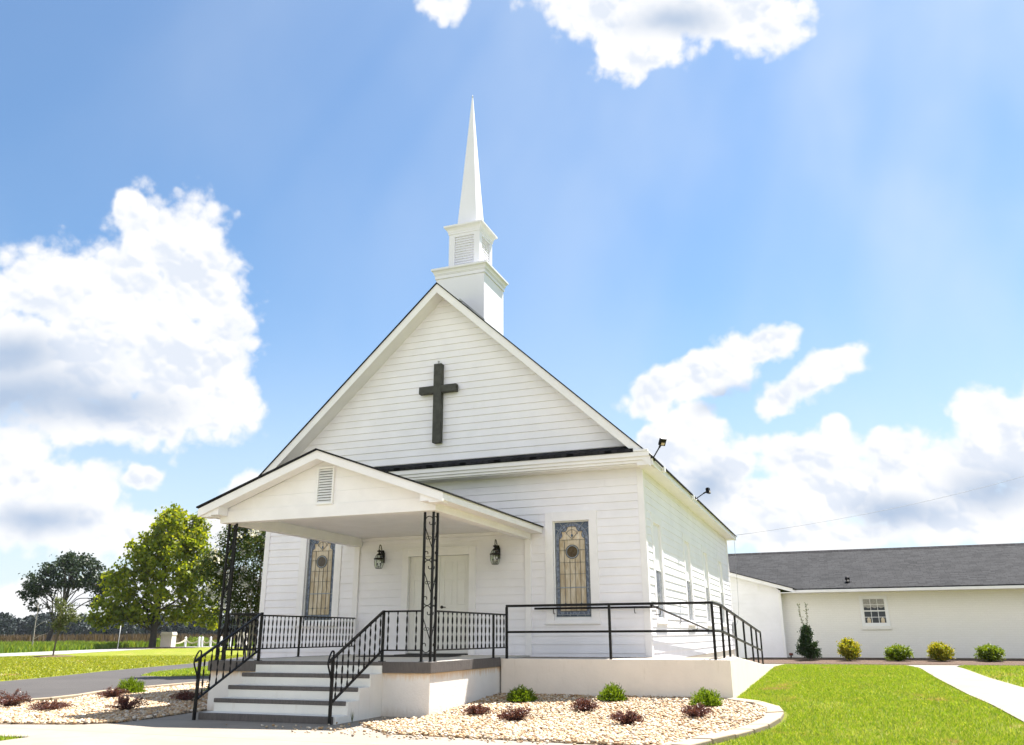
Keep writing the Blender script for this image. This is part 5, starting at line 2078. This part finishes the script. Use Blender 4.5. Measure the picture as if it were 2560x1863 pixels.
def blades(name, P, h, wd, material, label, cat, lean=.35, zoff=0.0):
    n = len(P)
    h = np.asarray(h).reshape(-1)*np.ones(n)
    a = rng.uniform(0, 2*np.pi, n)
    ln = rng.normal(0, lean, (n, 2))
    d = np.stack([np.cos(a), np.sin(a), np.zeros(n)], 1)
    b = np.concatenate([P, (Gv(P)+zoff)[:, None]], 1)
    m_ = b+np.concatenate([ln*h[:, None]*.35, (h*.6)[:, None]], 1)
    t_ = b+np.concatenate([ln*h[:, None]*.95, h[:, None]], 1)
    w_ = (wd*rng.uniform(.7, 1.3, n))[:, None]
    V = np.stack([b-d*w_/2, b+d*w_/2, m_+d*w_*.4, t_, m_-d*w_*.4], 1).reshape(-1, 3)
    F = np.arange(5*n).reshape(-1, 5)
    return tag(np_mesh(name, V, F, material), label, cat, kind='stuff')


# weeds, corn beyond the road
def strip(a, b, depth, n):
    t = rng.uniform(0, 1, n)
    s_ = rng.uniform(0, 1, n)
    a, b = np.array(a), np.array(b)
    d = (b-a)/np.linalg.norm(b-a)
    nn = np.array([-d[1], d[0]])
    return a+(b-a)*t[:, None]+nn*(s_*depth)[:, None]


Pw = np.concatenate([strip((-44, 27), (-55.9, 53), 22, 15000), strip((-55.9, 53), (-57, 64), 20, 5000), strip((-57, 65), (-40, 73), 16, 9000)])
hh = .25+.38*np.abs(np.sin(Pw[:, 0]*.31)*np.cos(Pw[:, 1]*.23))+rng.uniform(0, .25, len(Pw))
blades('tall_weeds', Pw, hh, .10, M['weeds'], 'tall green weeds growing beyond the far road', 'weeds', .3)
Pc = np.concatenate([strip((-85, 48), (-82, 105), 60, 16000), strip((-82, 100), (-45, 120), 50, 12000)])
hc = np.where(Pc[:, 1] > 88, 1.55, .55)*rng.uniform(.55, 1.1, len(Pc))
blades('corn', Pc, hc, .28, M['corn'], 'dry brown corn crop standing in the far field', 'crop', .12)
for (x, y, s_, lb) in ((-57.5, 30.5, 1.0, 'rounded green weed bush at the left edge beyond the road'), (-57.5, 64.5, .9, 'dark green bush behind the rope fence'), (-59.5, 61, .8, 'low green bush by the field behind the maple')):
    t_ = thing('roadside_bush', lb, 'bush', (x, y, -.77), 'bushes beyond the road')
    P, cl = crown_points([(0, 0, .5*s_, 1.5*s_, 1.5*s_, .75*s_, 1)], 70, 20, .14)
    P[:, 2] = np.maximum(P[:, 2], .03)
    V, F = leaf_quads(P, rng.uniform(.12, .22, len(P)), .5)
    np_mesh('foliage', V, F, M['weeds'], t_, loc=(0, 0, 0))

# lawn blades near enough to read as grass
LAWN = [(10.43, -1.55), (10.43, 7.7), (10.43, 12.55), (13.86, 12.55), (13.88, 4), (13.95, .2), (14.04, -1.67), (14.18, -4), (14.2, -9), (10.45, -9), (10.5, -6.7), (10.75, -5.9), (11.0, -5.1), (11.27, -3.9), (11.32, -3.1), (11.16, -2.3), (10.7, -1.80)]
Pn = scatter(LAWN, 3000)
keep = rng.uniform(0, 1, len(Pn)) < np.interp(Pn[:, 1], [-9, -3, 3, 12.5], [1, .9, .6, .35])
Pn = Pn[keep]
pat = np.sin(Pn[:, 0]*2.1+1.3*np.sin(Pn[:, 1]*.9))*np.cos(Pn[:, 1]*1.3+Pn[:, 0])
keep = rng.uniform(0, 1, len(Pn)) < np.clip(1.05-.9*np.clip(pat-.45, 0, 1), .25, 1)
Pn = Pn[keep]
wid = np.interp(Pn[:, 1], [-8, 12], [.0045, .011])
blades('lawn_grass', Pn, rng.uniform(.022, .05, len(Pn)), wid, M['blade'], 'bright mown grass on the lawn right of the ramp', 'grass', .5, 0.0)
LAWN2 = [(15.42, 12.55), (15.1, 11), (14.92, 7.5), (14.96, 4.4), (15.1, 2.0), (15.35, -2), (19, -2), (24, 12.55)]
P2 = scatter(LAWN2, 520)
blades('lawn_grass', P2, rng.uniform(.03, .06, len(P2)), .012, M['blade'], 'bright mown grass on the lawn beyond the side walk', 'grass', .5)
P3 = scatter([(2.9, -8.05), (2.45, -8.12), (-1, -9), (-1, -12), (2.85, -12)], 1500)
blades('lawn_grass', P3, rng.uniform(.03, .06, len(P3)), .006, M['blade'], 'small patch of lawn at the near left corner of the walk', 'grass', .5)
LAWN3 = [(-8.0, 5.0), (-6.83, 4.85), (-5.8, 5.42), (-4.5, 5.6), (-.2, 5.8), (-.2, 14), (-10, 16), (-11.4, 12), (-9.4, 7)]
P4 = scatter(LAWN3, 260)
blades('lawn_grass', P4, rng.uniform(.03, .07, len(P4)), .016, M['blade'], 'mown grass island between the drive and the church', 'grass', .5)
LAWN4 = [(-9.4, 1.3), (-10.1, 3.3), (-12, 7.4), (-13.3, 10.9), (-14.9, 15.4), (-21.6, 28.2), (-36, 22), (-33, 12), (-20, -8), (-8.7, -2)]
P5 = scatter(LAWN4, 95)
blades('lawn_grass', P5, rng.uniform(.03, .07, len(P5)), .035, M['blade_pale'], 'wide sunlit lawn between the drive and the far road', 'grass', .5)

# ---- shrubs in the gravel


def globe_shrub(label, x, y, w_, h_):
    z = G(x, y)+.05
    t_ = thing('globe_shrub', label, 'shrub', (x, y, z), 'green globe shrubs in the gravel')
    n = 620
    u = unit(n)
    u[:, 2] = np.abs(u[:, 2])*1.0-.12
    rr = rng.uniform(.62, 1.06, (n, 1))
    lump = 1+.10*np.sin(u[:, :1]*7+x*9)*np.cos(u[:, 1:2]*6+y*5)
    S = np.array([w_/2, w_/2, h_*.92])
    tips = u*rr*lump*S
    tips[:, 2] = np.maximum(tips[:, 2], .02)
    out = tips/np.linalg.norm(tips, axis=1, keepdims=True)
    Cn, Ax = [], []
    for k in range(7):
        f_ = k/6
        Cn.append(tips-out*(.085*(1-f_))+rng.normal(0, .008, tips.shape))
        Ax.append(out*.7+np.array([0, 0, .55]))
    Cn, Ax = np.concatenate(Cn), np.concatenate(Ax)
    Cn[:, 2] = np.maximum(Cn[:, 2], .01)
    V, F = leaf_quads(Cn, rng.uniform(.030, .055, len(Cn)), .32, Ax, .45)
    np_mesh('foliage', V, F, M['globe'], t_, loc=(0, 0, 0))
    mb = MB()
    for k in range(16):
        q = tips[k*9]*.8
        mb.tube([(0, 0, -.05), tuple(q*.5+np.array([0, 0, .02])), tuple(q)], [.012, .008, .003], 5)
    mb.build('stem', M['bark'], t_, loc=(0, 0, 0))


def purple_shrub(label, x, y, w_, h_, flip=0):
    z = G(x, y)+.045
    t_ = thing('purple_shrub', label, 'shrub', (x, y, z), 'purple leaved shrubs in the gravel')
    mb = MB()
    Cn, Ax = [], []
    ns = 46
    for k in range(ns):
        a = rng.uniform(0, 2*np.pi)
        r_ = .92*w_/2*np.sqrt(rng.uniform(.05, 1))
        hz = .74*h_*(1-.75*(r_/(w_/2))**1.6)*rng.uniform(.65, 1.15)
        e = np.array([r_*math.cos(a), r_*math.sin(a), max(.03, hz)])
        m_ = e*np.array([.5, .5, .72])
        path = catmull([(0, 0, -.03), tuple(m_), tuple(e)], 4)
        mb.tube(path, list(np.linspace(.005, .0015, len(path))), 4, cap=False)
        for q in path[2:]:
            m2 = 7
            Cn.append(np.array(q)+rng.normal(0, .016, (m2, 3)))
            Ax.append(np.tile(e-m_, (m2, 1))/np.linalg.norm(e-m_))
    Cn, Ax = np.concatenate(Cn), np.concatenate(Ax)
    Cn[:, 2] = np.maximum(Cn[:, 2], .008)
    V, F = leaf_quads(Cn, rng.uniform(.018, .034, len(Cn)), .5, Ax, .8)
    np_mesh('foliage', V, F, M['purple'], t_, loc=(0, 0, 0))
    mb.build('stem', M['bark_dark'], t_, loc=(0, 0, 0))


globe_shrub('round bright green shrub in the gravel beside the porch corner', 7.19, -2.62, .50, .27)
globe_shrub('round bright green shrub with a tall tip, midway along the ramp wall', 8.60, -2.25, .47, .29)
globe_shrub('round bright green shrub in the gravel near the far end of the ramp wall', 10.13, -2.62, .52, .28)
globe_shrub('round bright green shrub in the gravel beside the asphalt drive', -1.72, -1.8, .62, .36)
globe_shrub('round bright green shrub half hidden behind the left stair railing', -.2, -.9, .62, .38)
purple_shrub('low spreading purple shrub closest to the porch side wall', 7.06, -4.14, .50, .16)
purple_shrub('broad purple shrub in front of the first green globe shrub', 7.87, -4.66, .58, .24)
purple_shrub('small purple mound in front of the middle green globe shrub', 8.49, -3.50, .48, .22)
purple_shrub('purple shrub standing nearest to the front walk', 9.39, -4.69, .54, .23)
purple_shrub('purple shrub beside the last green globe shrub', 10.15, -3.75, .54, .21)
purple_shrub('red-tipped purple shrub cut by the left edge of the photo', -1.10, -5.05, .75, .34)
purple_shrub('flat purple shrub low in the sunny gravel left of the steps', .19, -5.40, .75, .20)
purple_shrub('reddish purple shrub just in front of the drive-side green shrub', -1.05, -2.9, .65, .25)
purple_shrub('dark purple shrub at the edge of the porch shadow', 1.34, -4.96, .72, .30)
purple_shrub('purple shrub in the shade behind the left stair railing', .9, -3.1, .75, .22)


def bed_shrub(label, x, y, h_, w_, material, kind, name='bed_shrub'):
    z = G(x, y)+.03
    t_ = thing(name, label, 'shrub', (x, y, z), 'shrubs along the annex wall')
    mb = MB()
    Cn, Ax = [], []
    ns = 120
    for k in range(ns):
        a = rng.uniform(0, 2*np.pi)
        if kind == 'spread':
            rr_ = rng.uniform(.15, 1.1)
            e = np.array([math.cos(a), math.sin(a), 0])*w_/2*rr_
            e[2] = h_*(1.05-.55*rr_*rng.uniform(.3, 1.5))
        else:
            f_ = rng.uniform(.12, 1)
            e = np.array([math.cos(a), math.sin(a), 0])*w_/2*(1.05-f_*.8)*rng.uniform(.6, 1.1)
            e[2] = h_*f_
        s0 = np.array([0, 0, e[2]*.35 if kind != 'spread' else 0])
        path = catmull([tuple(s0), tuple(s0*.4+e*.6+np.array([0, 0, .03])), tuple(e)], 4)
        mb.tube(path, list(np.linspace(.012, .003, len(path))), 4, cap=False)
        for q in path[2:]:
            m2 = 9
            Cn.append(np.array(q)+rng.normal(0, .035, (m2, 3)))
            Ax.append(np.tile(e-s0, (m2, 1))/np.linalg.norm(e-s0))
    Cn, Ax = np.concatenate(Cn), np.concatenate(Ax)
    Cn[:, 2] = np.maximum(Cn[:, 2], .02)
    V, F = leaf_quads(Cn, rng.uniform(.05, .09, len(Cn)), .45, Ax, .7)
    np_mesh('foliage', V, F, material, t_, loc=(0, 0, 0))
    mb.tube([(0, 0, -.05), (0, 0, h_*.5)], [.02, .01], 6)
    mb.build('stem', M['bark'], t_, loc=(0, 0, 0))
    return t_


t_ = bed_shrub('tall dark holly with two bare upright shoots at the annex corner', 11.05, 16.2, 1.15, .98, M['holly'], 'cone', 'holly_shrub')
for dx, hz in ((-.14, 1.9), (.07, 1.92)):
    mb = MB()
    path = catmull([(dx*.3, 0, 1.0), (dx, .02, 1.5), (dx*1.2, 0, hz)], 6)
    mb.tube(path, list(np.linspace(.010, .004, len(path))), 5)
    mb.build('shoot', M['bark'], t_, loc=(0, 0, 0))
    Cn = np.concatenate([np.array(q)+rng.normal(0, .03, (7, 3)) for q in path])
    V, F = leaf_quads(Cn, rng.uniform(.05, .08, len(Cn)), .4)
    np_mesh('shoot_leaves', V, F, M['sapling'], t_, loc=(0, 0, 0))
bed_shrub('golden yellow rounded shrub between the holly and the annex window', 12.38, 16.1, .68, .70, M['gold_shrub'], 'spread')
bed_shrub('spreading green shrub to the right below the annex window', 13.92, 16.15, .46, .78, M['green_shrub'], 'spread')
bed_shrub('green and yellow shrub between two plain green shrubs', 15.2, 16.1, .55, .74, M['gold_shrub'], 'spread')
bed_shrub('spreading green shrub furthest from the church along the annex', 16.65, 16.15, .47, .82, M['green_shrub'], 'spread')
# weed by the steps
t_ = thing('weed_tuft', 'small pale grass weed growing beside the concrete steps', 'weed', (5.72, -5.36, -.76))
mb = MB()
for k in range(9):
    a = k*.7
    e = Vector((.05*math.cos(a)*random.uniform(.4, 1), .04*math.sin(a), random.uniform(.09, .21)))
    s_ = Vector((math.sin(a), -math.cos(a), 0))*.003
    mb.face([-s_, s_, e*.6+s_*.8, e, e*.6-s_*.8])
mb.build('leaves', M['sapling'], t_, loc=(0, 0, 0))

# ------------------------------------------------------------------ air
m = bpy.data.materials.new('haze')
m.use_nodes = True
m.node_tree.nodes.clear()
vo = m.node_tree.nodes.new('ShaderNodeVolumePrincipled')
vo.inputs['Color'].default_value = (0.80, 0.88, 1.0, 1)
vo.inputs['Density'].default_value = 0.00007
oo_ = m.node_tree.nodes.new('ShaderNodeOutputMaterial')
m.node_tree.links.new(vo.outputs[0], oo_.inputs['Volume'])
mb = MB()
mb.box(-700, 700, -500, 900, -2.0, 16.0)
tag(mb.build('haze', m), 'thin pale summer haze lying over the lawns and fields', 'haze', kind='stuff')
